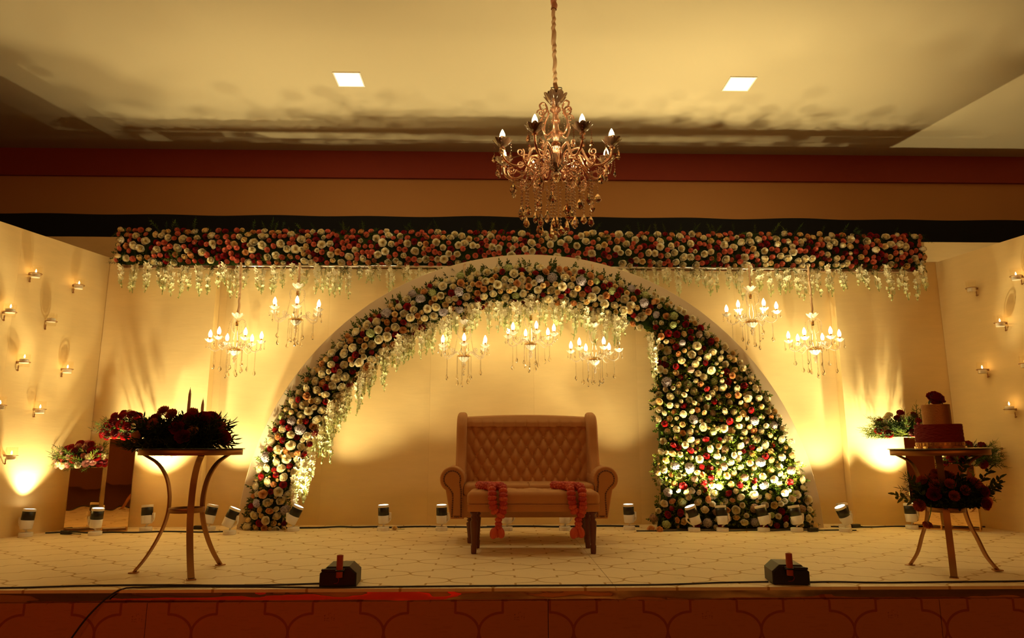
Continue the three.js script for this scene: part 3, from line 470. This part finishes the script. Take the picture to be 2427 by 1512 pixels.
function chandelier(x, y, deg, label, off = -1, top = 2.72) {
  const t = thing('small_chandelier', label, 'chandelier', [x, y, -7.05], 0, 'small crystal chandeliers before the backdrop');
  sleeve(t, 0.215, top - y, 0.011, M.silkPale);
  mesh('canopy_dish', SC.canopy, M.frosted, t); mesh('column', SC.column, M.crystal, t); mesh('knuckle', SC.knuckle, M.brass, t); mesh('plate', SC.plate, M.brass, t); mesh('bowl', SC.bowl, M.frosted, t); mesh('finial', SC.finial, M.clearArm, t);
  for (let k = 0; k < 6; k++) {
    const arm = mesh('arm', SC.arm, M.clearArm, t, null, [0, -(R(deg + 60 * k) + Math.atan2(x, 7.05)), 0]);
    mesh('bobeche', SC.dish, M.frosted, arm, [SC.RB, -0.09, 0]); mesh('candle_sleeve', SC.sleeve, M.brass, arm);
    const lit = k !== off, b = mesh('bulb', SC.bulb, lit ? M.bulb : M.bulbOff, arm, [SC.RB, -0.037, 0]);
    if (lit) { const l = new THREE.PointLight(LIGHT.bulb.color, LIGHT.bulb.intensity, 0, 2); l.position.y = 0.035; l.castShadow = true; l.shadow.radius = 0.6; l.name = 'chandelier_light'; b.add(l); }
    for (const c of [0.6, 2.6, 4.6]) strandOf(arm, [SC.RB + 0.045 * Math.cos(c), -0.07, 0.045 * Math.sin(c)], rr(0.06, 0.09), [0.042, 0.013], M.crystal, 0.005);
    strandOf(arm, [0.2, -0.18, 0], rr(0.14, 0.25), [0.06, 0.021], M.crystal, 0.006);
    mesh('bead_swag', beads(V(0.07, 0.13, 0), V(0.12, -0.13, 0), 0.03, 20, 0.0045), M.crystal, arm);
    if (k % 2 === 0) mesh('crest', SC.crest, M.clearArm, arm);
  }
  for (let k = 0; k < 7; k++) { const a = k / 7 * 2 * PI; strandOf(t, [0.075 * Math.cos(a), -0.165, 0.075 * Math.sin(a)], rr(0.2, 0.31), [0.06, 0.02], M.crystal, 0.006); }
}
chandelier(-2.709, 1.948, 10, 'small crystal chandelier before the left backdrop, the lower of the two left of the arch');
chandelier(-2.101, 2.268, 30, 'small crystal chandelier under the orchids, the higher of the two left of the arch');
chandelier(-0.347, 1.889, 30, 'small crystal chandelier inside the arch, leftmost of the three');
chandelier(0.35, 2.017, 17, 'small crystal chandelier inside the arch, middle and highest of the three');
chandelier(1.016, 1.858, 8, 'small crystal chandelier inside the arch with one dead bulb, rightmost of the three', 0);
chandelier(2.693, 2.262, 0, 'small crystal chandelier close to the arch, the higher of the two right of the arch');
chandelier(3.34, 1.973, -10, 'small crystal chandelier near the right flat, the lower of the two right of the arch');

// ---------------------------------------------------------------- loveseat and bench
const leg = (h, r) => lathe([[0, 0], [r * 0.6, 0], [r * 0.68, h * 0.02], [r * 0.78, h * 0.18], [r * 0.62, h * 0.22], [r * 0.66, h * 0.25], [r * 0.9, h * 0.6], [r * 1.0, h * 0.75], [r * 0.6, h * 0.8], [r * 0.95, h * 0.86], [r * 0.6, h * 0.9], [r * 1.05, h * 0.95], [r * 1.05, h], [0, h]].reverse(), 16);
{
  const t = thing('loveseat', 'tan velvet loveseat with diamond-tufted high back, wings and rolled arms', 'loveseat', [0.276, 0, -6.0]);
  const PX = 0.1045, PY = 0.176, W = 0.565, Y0 = 0.42, Y1 = 1.075, crown = (x) => 0.018 * (1 - (x / W) ** 2);
  const dep = (x, y) => { const a = x / PX + (y - 0.98) / PY, b = x / PX - (y - 0.98) / PY, d = Math.pow(Math.abs(Math.sin(PI * a)) * Math.abs(Math.sin(PI * b)), 0.5), edge = Math.abs(x) > 0.5 ? clamp((0.565 - Math.abs(x)) / 0.065) : 1; return y > 0.985 ? 0.03 + 0.012 * Math.sqrt(Math.abs(Math.sin(PI * x / PX))) * clamp((1.06 - y) / 0.03) : 0.006 + 0.03 * d * edge + (1 - edge) * 0.02; };
  const back = mesh('backrest', [patch(150, 110, (u, v) => { const x = -W + 2 * W * u, q = v * 1.12, y = q <= 1 ? Y0 + (Y1 - Y0 + crown(x)) * q : Y1 + crown(x) + 0.012 * Math.sin((q - 1) / 0.12 * PI), lean = -(Math.min(y, 1.09) - 0.42) * 0.1; return [x, y, (q <= 1 ? dep(x, y) - 0.035 * Math.pow(clamp((y - 1.03) / 0.06), 2) : 0.0 - 0.13 * (q - 1) / 0.12) - 0.44 + lean]; }), bx(1.13, 0.85, 0.06, 0, 0.64, -0.62).rotateX(-0.02)], M.velvet, t);
  const knob = sph(0.009, 0, 0, 0, 8).scale(1, 1, 0.6);
  for (let j = 0; j < 7; j++) for (let i = -6; i <= 6; i++) { const x = (i + (j % 2 ? 0.5 : 0)) * PX, y = 0.98 - j * PY / 2; if (Math.abs(x) < 0.52 && y > 0.46) mesh('button', knob, M.velvet, back, [x, y, -0.431 - (y - 0.42) * 0.1]); }
  const wing = extrude(new THREE.CatmullRomCurve3([[0.5, 0.44], [0.5, 0.75], [0.5, 1.04], [0.47, 1.092], [0.4, 1.088], [0.31, 1.06], [0.26, 1.0], [0.235, 0.86], [0.2, 0.72], [0.14, 0.6], [0.105, 0.5], [0.13, 0.44], [0.3, 0.43]].map(([a, b]) => V(a, b, 0)), true).getSpacedPoints(90).slice(0, 90).map((p) => [p.x, p.y]), 0.088, 0.03, 5).rotateY(PI / 2);
  for (const s of [-1, 1]) mesh('wing', wing.clone().translate(s * 0.6 - 0.044, 0, -0.06), M.velvet, t);
  // arm section: a roll on a stem
  for (const s of [-1, 1]) {
    const sec = []; for (let i = 0; i <= 20; i++) { const a = R(-62) + R(270) * i / 20; sec.push([0.655 + 0.094 * Math.cos(a), 0.535 + 0.094 * Math.sin(a)]); }
    const shape = [[0.655, 0.22], ...sec.filter((p) => p[1] > 0.45 || p[0] > 0.66), [0.575, 0.45], [0.568, 0.22]].map(([a, b]) => [s * a, b]); if (s < 0) shape.reverse();
    const arm = mesh('arm', extrude(shape, 0.5, 0.012, 3).translate(0, 0, -0.46), M.velvet, t);
    const p2 = []; for (let i = 0; i <= 18; i++) { const a = R(-55) + R(255) * i / 18; p2.push([0.655 + 0.062 * Math.cos(a), 0.535 + 0.062 * Math.sin(a)]); }
    const fr = [[0.64, 0.24], [0.64, 0.42], ...p2, [0.588, 0.42], [0.585, 0.24]].map(([a, b]) => [s * a, b]); if (s < 0) fr.reverse();
    mesh('arm_facing', extrude(fr, 0.012, 0.004, 2).translate(0, 0, 0.036), M.velvet, arm);
    const path = [[0.655, 0.23], [0.652, 0.42]]; for (let i = 0; i <= 18; i++) { const a = R(-60) + R(262) * i / 18; path.push([0.655 + 0.07 * Math.cos(a), 0.535 + 0.07 * Math.sin(a)]); } path.push([0.577, 0.44], [0.576, 0.23]);
    const c = new THREE.CatmullRomCurve3(path.map(([a, b]) => V(s * a, b, 0.045))), nails = c.getSpacedPoints(46).map((p) => sph(0.0078, p.x, p.y, p.z, 6)); nails.push(...[0.6, 0.615, 0.63].map((a) => sph(0.0078, s * a, 0.226, 0.045, 6)));
    stuff(mesh('nailhead_trim', nails, M.velvetDark, arm));
  }
  mesh('seat_cushion', [bx(1.125, 0.1, 0.52, 0, 0.445, -0.22, 0.035)], M.velvet, t);
  for (const s of [-1, 1]) mesh('piping', tube([[s * 0.015, 0.385, 0.04], [0, 0.44, 0.046], [0, 0.495, 0.02], [0, 0.497, -0.2]], 0.004, 14, 5), M.velvet, t);
  mesh('seat_rail', bx(1.16, 0.185, 0.5, 0, 0.31, -0.23, 0.012), M.velvet, t);
  for (const [x, z] of [[-0.5, -0.07], [0.5, -0.07], [-0.5, -0.43], [0.5, -0.43]]) mesh('leg', leg(0.222, 0.036), M.legWood, t, [x, 0, z]);
}
{
  const t = thing('bench', 'low tan velvet bench with dark turned legs standing in front of the loveseat', 'bench', [0.288, 0, -5.63], R(-1.5));
  const cush = new RoundedBoxGeometry(1.03, 0.11, 0.4, 8, 0.04).translate(0, 0.412, 0), top = patch(90, 36, (u, v) => { const x = -0.49 + 0.98 * u, z = -0.175 + 0.35 * v, e = Math.min(1, (0.49 - Math.abs(x)) / 0.06, (0.175 - Math.abs(z)) / 0.05), d = Math.pow(Math.abs(Math.sin(PI * (x / 0.2 + z / 0.22))) * Math.abs(Math.sin(PI * (x / 0.2 - z / 0.22))), 0.5); return [x, 0.463 + e * (0.002 + 0.012 * d), z]; });
  mesh('cushion', [cush, top], M.velvet, t);
  mesh('welt', tube([[-0.513, 0.366, 0.198], [0.513, 0.366, 0.198]], 0.004, 4, 6), M.velvet, t); mesh('rail', bx(1.02, 0.052, 0.39, 0, 0.34, 0, 0.006), M.velvet, t);
  for (const [x, z] of [[-0.46, 0.155], [0.46, 0.155], [-0.45, -0.14], [0.45, -0.14]]) mesh('leg', leg(0.316, 0.03), M.legWood, t, [x, 0, z]);
}
// petal garlands over the bench
const beadG = [0, 1, 2].map(() => { const g = new THREE.SphereGeometry(0.027, 48, 12), p = g.attributes.position; for (let i = 0; i < p.count; i++) { const a = Math.atan2(p.getZ(i), p.getX(i)), k = 0.96 + 0.17 * Math.pow(Math.abs(Math.sin(a * 4)), 0.6); p.setXYZ(i, p.getX(i) * k, p.getY(i) * 0.76, p.getZ(i) * k); } g.computeVertexNormals(); return g; });
const petalM = [std(rgb(0.52, 0.05, 0.018), 0.6), std(rgb(0.6, 0.085, 0.03), 0.6), std(rgb(0.46, 0.035, 0.016), 0.6)];
function garland(x0, lab) {
  const t = thing('garland', lab, 'garland', [x0, 0, -5.41], 0, 'orange petal garlands over the bench');
  const put = (x, y, z, dx, dy, dz, s = 1.12) => { const o = mesh('petal_bead', pick(beadG), pick(petalM), t, [x, y, z]); o.quaternion.setFromUnitVectors(V(0, 1, 0), V(dx, dy, dz).normalize()); o.rotateY(rr(0, 3)); o.scale.setScalar(s * rr(0.95, 1.06)); };
  for (const s of [-1, 1]) {
    const c = curve([[-0.115 + 0.03 * s, 0.5, -0.28 + 0.03 * s], [-0.06 + 0.04 * s, 0.503, -0.15], [0.0 + 0.042 * s, 0.5, -0.05], [0.006 + 0.043 * s, 0.47, 0.012], [0.008 + 0.042 * s, 0.41, 0.03], [0.014 + 0.035 * s, 0.34, 0.03], [0.016 + 0.014 * s, 0.295, 0.03]]), n = 16;
    for (let i = 0; i <= n - (s > 0 ? 0 : 1); i++) { const u = i / n, p = c.getPointAt(u), d = c.getTangentAt(u); put(p.x, p.y, p.z, d.x, d.y, d.z, 1.12); }
  }
  for (const [y, s] of [[0.262, 1], [0.232, 0.95], [0.205, 0.95]]) put(0.014, y, 0.03, 0.1, 1, 0, s);
  for (const [a, b, c] of [[-0.022, 0.165, 0.04], [0.03, 0.168, 0.03], [0.004, 0.17, 0.005]]) { const o = mesh('tassel_bloom', beadG[0], petalM[1], t, [a, b, c]); o.scale.set(1.05, 2.1, 1.05); o.rotation.z = a * 9; }
}
garland(0.0, 'orange petal bead garland draped over the left end of the bench');
garland(0.608, 'orange petal bead garland draped over the right end of the bench');

// ---------------------------------------------------------------- gold tables
function bar(pts, w, th) {                                      // a flat bar bent along pts in the x-y plane, w wide along z
  const c = curve(pts), n = 30, P = [...Array(n + 1)].map((_, i) => c.getPointAt(i / n)), T = [...Array(n + 1)].map((_, i) => c.getTangentAt(i / n));
  const side = (q, a, b) => { const o = P[q], t = T[q]; return [o.x - t.y * a * th / 2, o.y + t.x * a * th / 2, b * w / 2]; };
  const faces = [[[1, -1], [1, 1]], [[1, 1], [-1, 1]], [[-1, 1], [-1, -1]], [[-1, -1], [1, -1]]];
  return mg(faces.map(([A, B]) => patch(1, n, (u, v) => side(Math.round(v * n), ...(u ? B : A)))));
}
function goldTable(x, z, rad, degs, label, h, tilt = 0) {
  const t = thing('side_table', label, 'table', [x, 0, z]); t.rotation.z = tilt;
  mesh('glass_top', lathe([[0, h - 0.006], [rad + 0.012, h - 0.006], [rad + 0.014, h - 0.003], [rad + 0.012, h], [0, h]], 56), new THREE.MeshPhysicalMaterial({ color: rgb(0.05, 0.06, 0.04), roughness: 0.08 }), t);
  mesh('rim', lathe([[rad - 0.02, h - 0.045], [rad, h - 0.045], [rad, h - 0.007], [rad - 0.02, h - 0.007], [rad - 0.02, h - 0.045]], 56), M.gold, t);
  mesh('shelf', [lathe([[0, 0.382], [0.112, 0.382], [0.112, 0.412], [0.105, 0.412], [0.105, 0.39], [0, 0.39]], 40)], M.gold, t);
  const g = bar([[rad - 0.015, h - 0.045, 0], [rad - 0.105, 0.7, 0], [0.152, 0.61, 0], [0.123, 0.505, 0], [0.119, 0.405, 0], [0.136, 0.312, 0], [0.18, 0.2, 0], [rad * 0.75, 0.09, 0], [rad * 0.94, 0.008, 0]], 0.04, 0.01);
  for (const d of degs) { const l = mesh('leg', g, M.gold, t, null, [0, -R(d), 0]); mesh('foot', bx(0.05, 0.008, 0.05, rad * 0.95, 0.004, 0, 0.002), M.gold, l); }
}
goldTable(-2.06, -4.74, 0.322, [178, 56, -62], 'round gold table with three curved legs at the left of the stage', 0.8);
goldTable(3.03, -4.68, 0.296, [3, 124, 236], 'round gold table with three curved legs at the right carrying the cake', 0.8, 0.018);

function arrangement(name, label, p, [rx, ry, rz], list, o = {}) {
  const t = thing(name, label, 'flower arrangement', p), low = o.low ?? -0.15;
  const dir = () => { for (;;) { const d = V(rr(-1, 1), rr(low, 1), rr(-1, 1)); if (d.lengthSq() < 1 && d.lengthSq() > 0.05) { d.normalize(); if (d.y > low) return d; } } };
  const at = (d, k = 1) => V(d.x * rx * k, d.y * ry * k + (o.lift ?? 0), d.z * rz * k), used = [];
  mesh('moss_core', new THREE.SphereGeometry(1, 16, 10, 0, 2 * PI, 0, PI * 0.56).scale(rx * 0.68, ry * 0.62, rz * 0.68).translate(0, (o.lift ?? 0), 0), M.moss, t);
  for (const [kind, n, r0, r1] of list) for (let i = 0; i < n; i++) for (let q = 0; q < 60; q++) {
    const d = dir(); if (q < 30 && d.z < -0.1) continue; const r = rr(r0, r1), c = at(d, rr(0.92, 1.08)); if (used.some(([b, s]) => b.distanceTo(c) < (s + r) * 0.82)) continue;
    used.push([c, r]); flower(t, kind, c, V(d.x * 0.9, d.y * 0.7 + 0.1, d.z + 0.55), r); break;
  }
  const sp = [], fn = [];
  for (let i = 0; i < (o.leaves ?? 130); i++) { const d = dir(); sp.push([at(d, 0.62), V(d.x / rx, d.y / ry, d.z / rz).normalize().multiplyScalar(1).add(V(rr(-0.3, 0.3), rr(-0.3, 0.3), rr(-0.3, 0.3))), rr(0.4, 0.65)]); }
  for (let i = 0; i < (o.ferns ?? 60); i++) { const a = rr(0, 2 * PI), d = V(Math.cos(a), rr(-0.12, 0.75), Math.sin(a)).normalize(); fn.push([at(d, 0.6), V(d.x + (o.sweep ?? 0), d.y * 1.1 + rr(-0.2, 0.3), d.z), rr(0.5, 0.95) * (o.fern ?? 1)]); }
  foliage(t, SPRIG.broad, sp, o.dim ?? 1); foliage(t, o.spiky ? SPRIG.fine : SPRIG.fern, fn, o.dim ?? 0.9, 'fern'); return t;
}
arrangement('table_arrangement', 'dark red and peach rose arrangement with spiky greenery on the left gold table', [-2.13, 0.8, -4.72], [0.3, 0.24, 0.22], [['darkred', 8, 0.038, 0.05], ['rust', 6, 0.034, 0.042], ['peach', 2, 0.03, 0.036]], { leaves: 200, ferns: 230, spiky: true, fern: 1.45, dim: 0.4, low: -0.02, lift: 0.02 });  // rust blooms stand for peach ones, the dim front put into their colour
for (const [x, z, h, w] of [[-2.115, -4.76, 1.205, 'taller, left'], [-2.03, -4.78, 1.135, 'shorter, right']]) {
  const c = thing('taper_candle', `pink taper candle in the left table arrangement, ${w} one`, 'candle', [x, 0.801, z]);
  mesh('wax', lathe([[0, 0], [0.0125, 0], [0.0115, 0.2], [0.009, h - 0.84], [0.003, h - 0.806], [0, h - 0.804]], 14), M.pinkWax, c); mesh('wick', cyl(0.0012, 0.001, 0.012, 0, h - 0.799, 0, 5), M.black, c);
}
{
  const t = arrangement('shelf_arrangement', 'red and coral carnation arrangement on the lower shelf of the right gold table', [3.03, 0.412, -4.66], [0.235, 0.19, 0.21], [['rust', 13, 0.032, 0.044], ['darkred', 4, 0.032, 0.04], ['coral', 1, 0.03, 0.036]], { leaves: 260, ferns: 60, dim: 0.35, low: -0.12, lift: 0.03 }), sp = [];
  for (const [a, b, c] of [[0.22, 0.08, 0.05], [0.24, 0.05, 0], [0.2, 0.12, 0.02], [-0.2, 0.05, 0.05], [-0.22, 0.02, 0], [0.05, 0.16, 0.05]]) sp.push([V(a * 0.9, b, c), V(a * 2, rr(-0.1, 0.7), c), 1.1]); foliage(t, SPRIG.twig, sp, 0.6, 'leaf_sprig');
  flower(t, 'rust', V(-0.22, -0.1, 0.1), V(-0.6, -0.6, 0.5), 0.03); mesh('stem', tube([[-0.21, -0.09, 0.09], [-0.18, -0.03, 0.08], [-0.15, 0.03, 0.05]], 0.003, 8, 5), M.stem, t);
}
// the cake
{
  const t = thing('wedding_cake', 'two-tier cake, ruffled red below and textured gold above, topped with a red sugar rose', 'cake', [3.03, 0.8005, -4.68]); t.rotation.z = 0.018; t.scale.set(0.83, 0.93, 0.83);
  mesh('cake_board', cyl(0.185, 0.185, 0.012, 0, 0.007, 0, 44), M.goldMirror, t);
  const band = mesh('trim_band', cyl(0.172, 0.172, 0.03, 0, 0.028, 0, 44), M.gold, t); for (let k = 0; k < 34; k++) { const a = (k / 34) * 2 * PI; mesh('trim_tile', bx(0.018, 0.02, 0.005, 0, 0.029, 0.173, 0.0015), M.brass, band, null, [0, a, 0]); }
  mesh('lower_tier', [patch(120, 40, (u, v) => { const a = u * 2 * PI, y = 0.043 + 0.125 * v, r = 0.172 + 0.005 * noise.noise(Math.cos(a) * 9, y * 90, Math.sin(a) * 9) + 0.003 * noise.noise(Math.cos(a) * 30, y * 120, Math.sin(a) * 30); return [r * Math.cos(a), y, -r * Math.sin(a)]; }), cyl(0.172, 0.168, 0.012, 0, 0.166, 0, 44)], std(rgb(0.2, 0.004, 0.004), 0.8), t);
  mesh('upper_tier', [patch(140, 40, (u, v) => { const a = u * 2 * PI, y = 0.17 + 0.145 * v, r = 0.104 + 0.0025 * noise.noise(Math.cos(a) * 30, y * 190, Math.sin(a) * 30); return [r * Math.cos(a), y, -r * Math.sin(a)]; }), cyl(0.104, 0.1, 0.006, 0, 0.314, 0, 40)], std(rgb(0.42, 0.19, 0.05), 0.5, 0.5), t);
  const r = flower(t, 'darkred', V(0.012, 0.365, 0), V(0.05, 0.8, 0.5), 0.064); r.name = 'sugar_rose'; for (const [a, d] of [[0.05, 1.2], [-0.06, -1.2], [0.0, -0.5], [0.03, 2.4]]) mesh('sugar_leaf', leafGeo(0.06, 0.03, 0.1).rotateX(-0.7).rotateY(d), std(rgb(0.04, 0.06, 0.015), 0.6), t, [a, 0.317, 0.02]);
}
// ---------------------------------------------------------------- mirrored plinths
function plinth(x, z, w, h, d, turn, label) {
  const t = thing('mirror_plinth', label, 'plinth', [x, 0, z], turn), f = 0.012;
  for (const [a, b] of [[-1, 1], [1, 1], [-1, -1], [1, -1]]) mesh('post', bx(f, h, f, a * (w / 2 - f / 2), h / 2, b * (d / 2 - f / 2)), M.brass, t);
  for (const y of [f / 2, h - f / 2]) { for (const b of [-1, 1]) mesh('rail', bx(w - 2 * f, f, f, 0, y, b * (d / 2 - f / 2)), M.brass, t); for (const a of [-1, 1]) mesh('rail', bx(f, f, d - 2 * f, a * (w / 2 - f / 2), y, 0), M.brass, t); }
  const bow = (ww, k) => patch(20, 30, (u, v) => [(u - 0.5) * ww, 0.045 + (h - 0.05) * v, 0.0006 * noise.noise(u * 2.5 + k, v * 3, k) + 0.0014 * noise.noise(u * 1.1 + k, v * 1.3, k + 4)]);
  mesh('mirror_panel', bow(w - 0.004, x), M.goldMirror, t, [0, 0, d / 2 + 0.002]); mesh('mirror_panel', bow(w - 0.004, x + 1), M.goldMirror, t, [0, 0, -d / 2 - 0.002], [0, PI, 0]);
  for (const a of [-1, 1]) mesh('mirror_panel', bow(d - 0.004, x + 2 + a), M.goldMirror, t, [a * (w / 2 + 0.002), 0, 0], [0, a * PI / 2, 0]);
  mesh('top_panel', bx(w + 0.01, 0.008, d + 0.01, 0, h + 0.004, 0, 0.002), M.brass, t);
}
plinth(-4.06, -7.0, 0.27, 0.605, 0.22, R(31), 'short gold mirror plinth beside the left wing wall, the lower of the left pair');
plinth(-3.72, -6.98, 0.225, 0.885, 0.2, R(29), 'tall gold mirror plinth behind the left gold table, the higher of the left pair');
plinth(4.34, -7.04, 0.25, 0.9, 0.2, R(-36), 'tall gold mirror plinth behind the cake, left and higher of the right pair');
plinth(4.62, -6.88, 0.255, 0.64, 0.18, R(-39), 'short gold mirror plinth behind the cake table, right and lower of the right pair');
arrangement('plinth_arrangement', 'red and pink flower arrangement trailing left on the short left plinth', [-4.06, 0.615, -6.93], [0.23, 0.2, 0.15], [['red', 10, 0.032, 0.042], ['pink', 12, 0.028, 0.036], ['white', 5, 0.026, 0.032], ['darkred', 5, 0.032, 0.038]], { leaves: 90, ferns: 70, sweep: -0.6, low: -0.05, lift: 0.02, fern: 1.15, dim: 0.75 });
arrangement('plinth_arrangement', 'domed red rose arrangement with a few white blooms on the tall left plinth', [-3.69, 0.895, -6.96], [0.22, 0.22, 0.17], [['red', 14, 0.034, 0.044], ['darkred', 9, 0.034, 0.044], ['white', 8, 0.026, 0.034]], { leaves: 110, ferns: 50, low: -0.1, lift: 0.02, fern: 1.1, dim: 0.75 });
arrangement('plinth_arrangement', 'red and white rose arrangement trailing left on the tall right plinth beside the cake', [4.14, 0.93, -6.95], [0.3, 0.21, 0.17], [['darkred', 10, 0.034, 0.044], ['red', 5, 0.034, 0.04], ['white', 6, 0.03, 0.036]], { leaves: 70, ferns: 170, sweep: -0.7, low: -0.1, fern: 1.3 });
arrangement('plinth_arrangement', 'dark red and white arrangement with trailing fern on the short right plinth', [4.67, 0.66, -6.82], [0.22, 0.19, 0.16], [['darkred', 9, 0.036, 0.046], ['red', 4, 0.034, 0.04], ['white', 6, 0.03, 0.038]], { leaves: 80, ferns: 150, sweep: 0.4, low: -0.2, fern: 1.15 });

// ---------------------------------------------------------------- machines and cables at the stage edge
function sparkMachine(x, z, turn, side, label) {
  const t = thing('spark_machine', label, 'spark machine', [x, 0, z], turn);
  mesh('body', extrude([[-0.104, 0.008], [0.104, 0.008], [0.104, 0.078], [0.062, 0.115], [-0.062, 0.115], [-0.104, 0.078]], 0.2, 0.003, 1).translate(0, 0, -0.2), M.blackCoat, t);
  mesh('front_plate', [extrude([[-0.1, 0.012], [0.1, 0.012], [0.1, 0.075], [0.06, 0.106], [-0.06, 0.106], [-0.1, 0.075]], 0.006, 0.001, 1), bx(0.12, 0.018, 0.03, side * 0.02, 0.1, 0.015, 0.003), bx(0.02, 0.012, 0.02, side * 0.085, 0.1, 0.01, 0.002)], M.blackPlastic, t);
  mesh('clamp', [new THREE.TorusGeometry(0.021, 0.005, 8, 20).rotateX(PI / 2).translate(-side * 0.012, 0.1, 0.028)], M.blackPlastic, t);
  mesh('cartridge', lathe([[0.0, 0.062], [0.019, 0.062], [0.019, 0.186], [0.014, 0.187], [0.014, 0.17], [0, 0.17]], 20).translate(-side * 0.012, 0, 0.028), std(rgb(0.42, 0.075, 0.02), 0.55), t);
  mesh('wire', tube([[0.0, 0.065, 0.028], [0.01, 0.05, 0.03], [0.002, 0.03, 0.02], [-0.02, 0.025, 0.01]], 0.0018, 16, 5), std(rgb(0.3, 0.02, 0.02), 0.5), t);
  for (const [a, b] of [[-0.09, -0.02], [0.09, -0.02], [-0.09, -0.18], [0.09, -0.18]]) mesh('foot', cyl(0.008, 0.009, 0.009, a, 0.0045, b, 10), M.cable, t);
}
sparkMachine(-0.93, -4.235, R(3), -1, 'black spark machine with orange cartridge at the stage edge, left of the loveseat');
sparkMachine(1.755, -4.24, R(-8), 1, 'black spark machine with orange cartridge at the stage edge, right of the loveseat');
const cable = (label, pts, r = 0.005) => tag(mesh('cable', tube(pts.map(([x, z, y = r]) => [x, y, z]), r, pts.length * 10, 6), M.cable), label, 'cable');
cable('black cable along the stage edge left of the left spark machine', [[-3.6, -4.245], [-2.8, -4.25], [-2.4, -4.3], [-2.0, -4.31], [-1.6, -4.29], [-1.3, -4.3], [-1.03, -4.34]]);
cable('second black cable at the very stage edge, hanging down over the skirt at left', [[-2.55, -4.13, -0.55], [-2.3, -4.155, -0.12], [-2.17, -4.2, 0.0], [-2.05, -4.24], [-1.5, -4.25], [-1.0, -4.215], [-0.6, -4.23], [0.0, -4.245], [0.5, -4.25], [1.0, -4.26], [1.35, -4.31], [1.65, -4.33]]);
cable('black cable along the stage edge right of the right spark machine', [[1.86, -4.31], [2.05, -4.32], [2.3, -4.29], [2.7, -4.3], [3.1, -4.31], [3.5, -4.33], [3.9, -4.34]]);
const wav = (x0, x1, z, n, w) => [...Array(n)].map((_, i) => [x0 + (x1 - x0) * i / (n - 1), z + rr(-w, w)]);
cable('black cable along the foot of the left wing and flat behind the plinths', wav(-4.25, -2.6, -6.83, 9, 0.05), 0.007);
cable('black cable along the backdrop foot between the arch foot and the loveseat', wav(-2.3, 0.0, -7.18, 14, 0.05), 0.008);
cable('black cable along the backdrop foot behind the loveseat', wav(-0.1, 1.45, -7.2, 10, 0.05), 0.009);
cable('black cable along the foot of the rose wall', wav(1.35, 3.5, -6.84, 14, 0.03), 0.006);
cable('black cable along the foot of the right flat', wav(3.4, 5.0, -7.1, 9, 0.04), 0.007);
for (const [x, z, what] of [[-4.02, -6.72, 'by the left mirror plinths'], [-2.95, -7.1, 'behind the left gold table'], [3.05, -6.78, 'beside the rose wall foot'], [3.62, -7.08, 'at the foot of the right flat']]) {
  const t = thing('power_adapter', `small black power adapter on the stage floor ${what}`, 'adapter', [x, 0, z], rr(-0.3, 0.3)); mesh('case', bx(0.1, 0.035, 0.045, 0, 0.0185, 0, 0.006), M.blackPlastic, t); mesh('lead', tube([[0.05, 0.018, 0], [0.09, 0.01, 0.01], [0.15, 0.005, -0.02]], 0.004, 10, 5), M.cable, t);
}
scene.traverse((o) => { if (o.isMesh || o.isLight) o.castShadow = true; if (o.isMesh) o.receiveShadow = true; });
renderer.render(scene, camera);
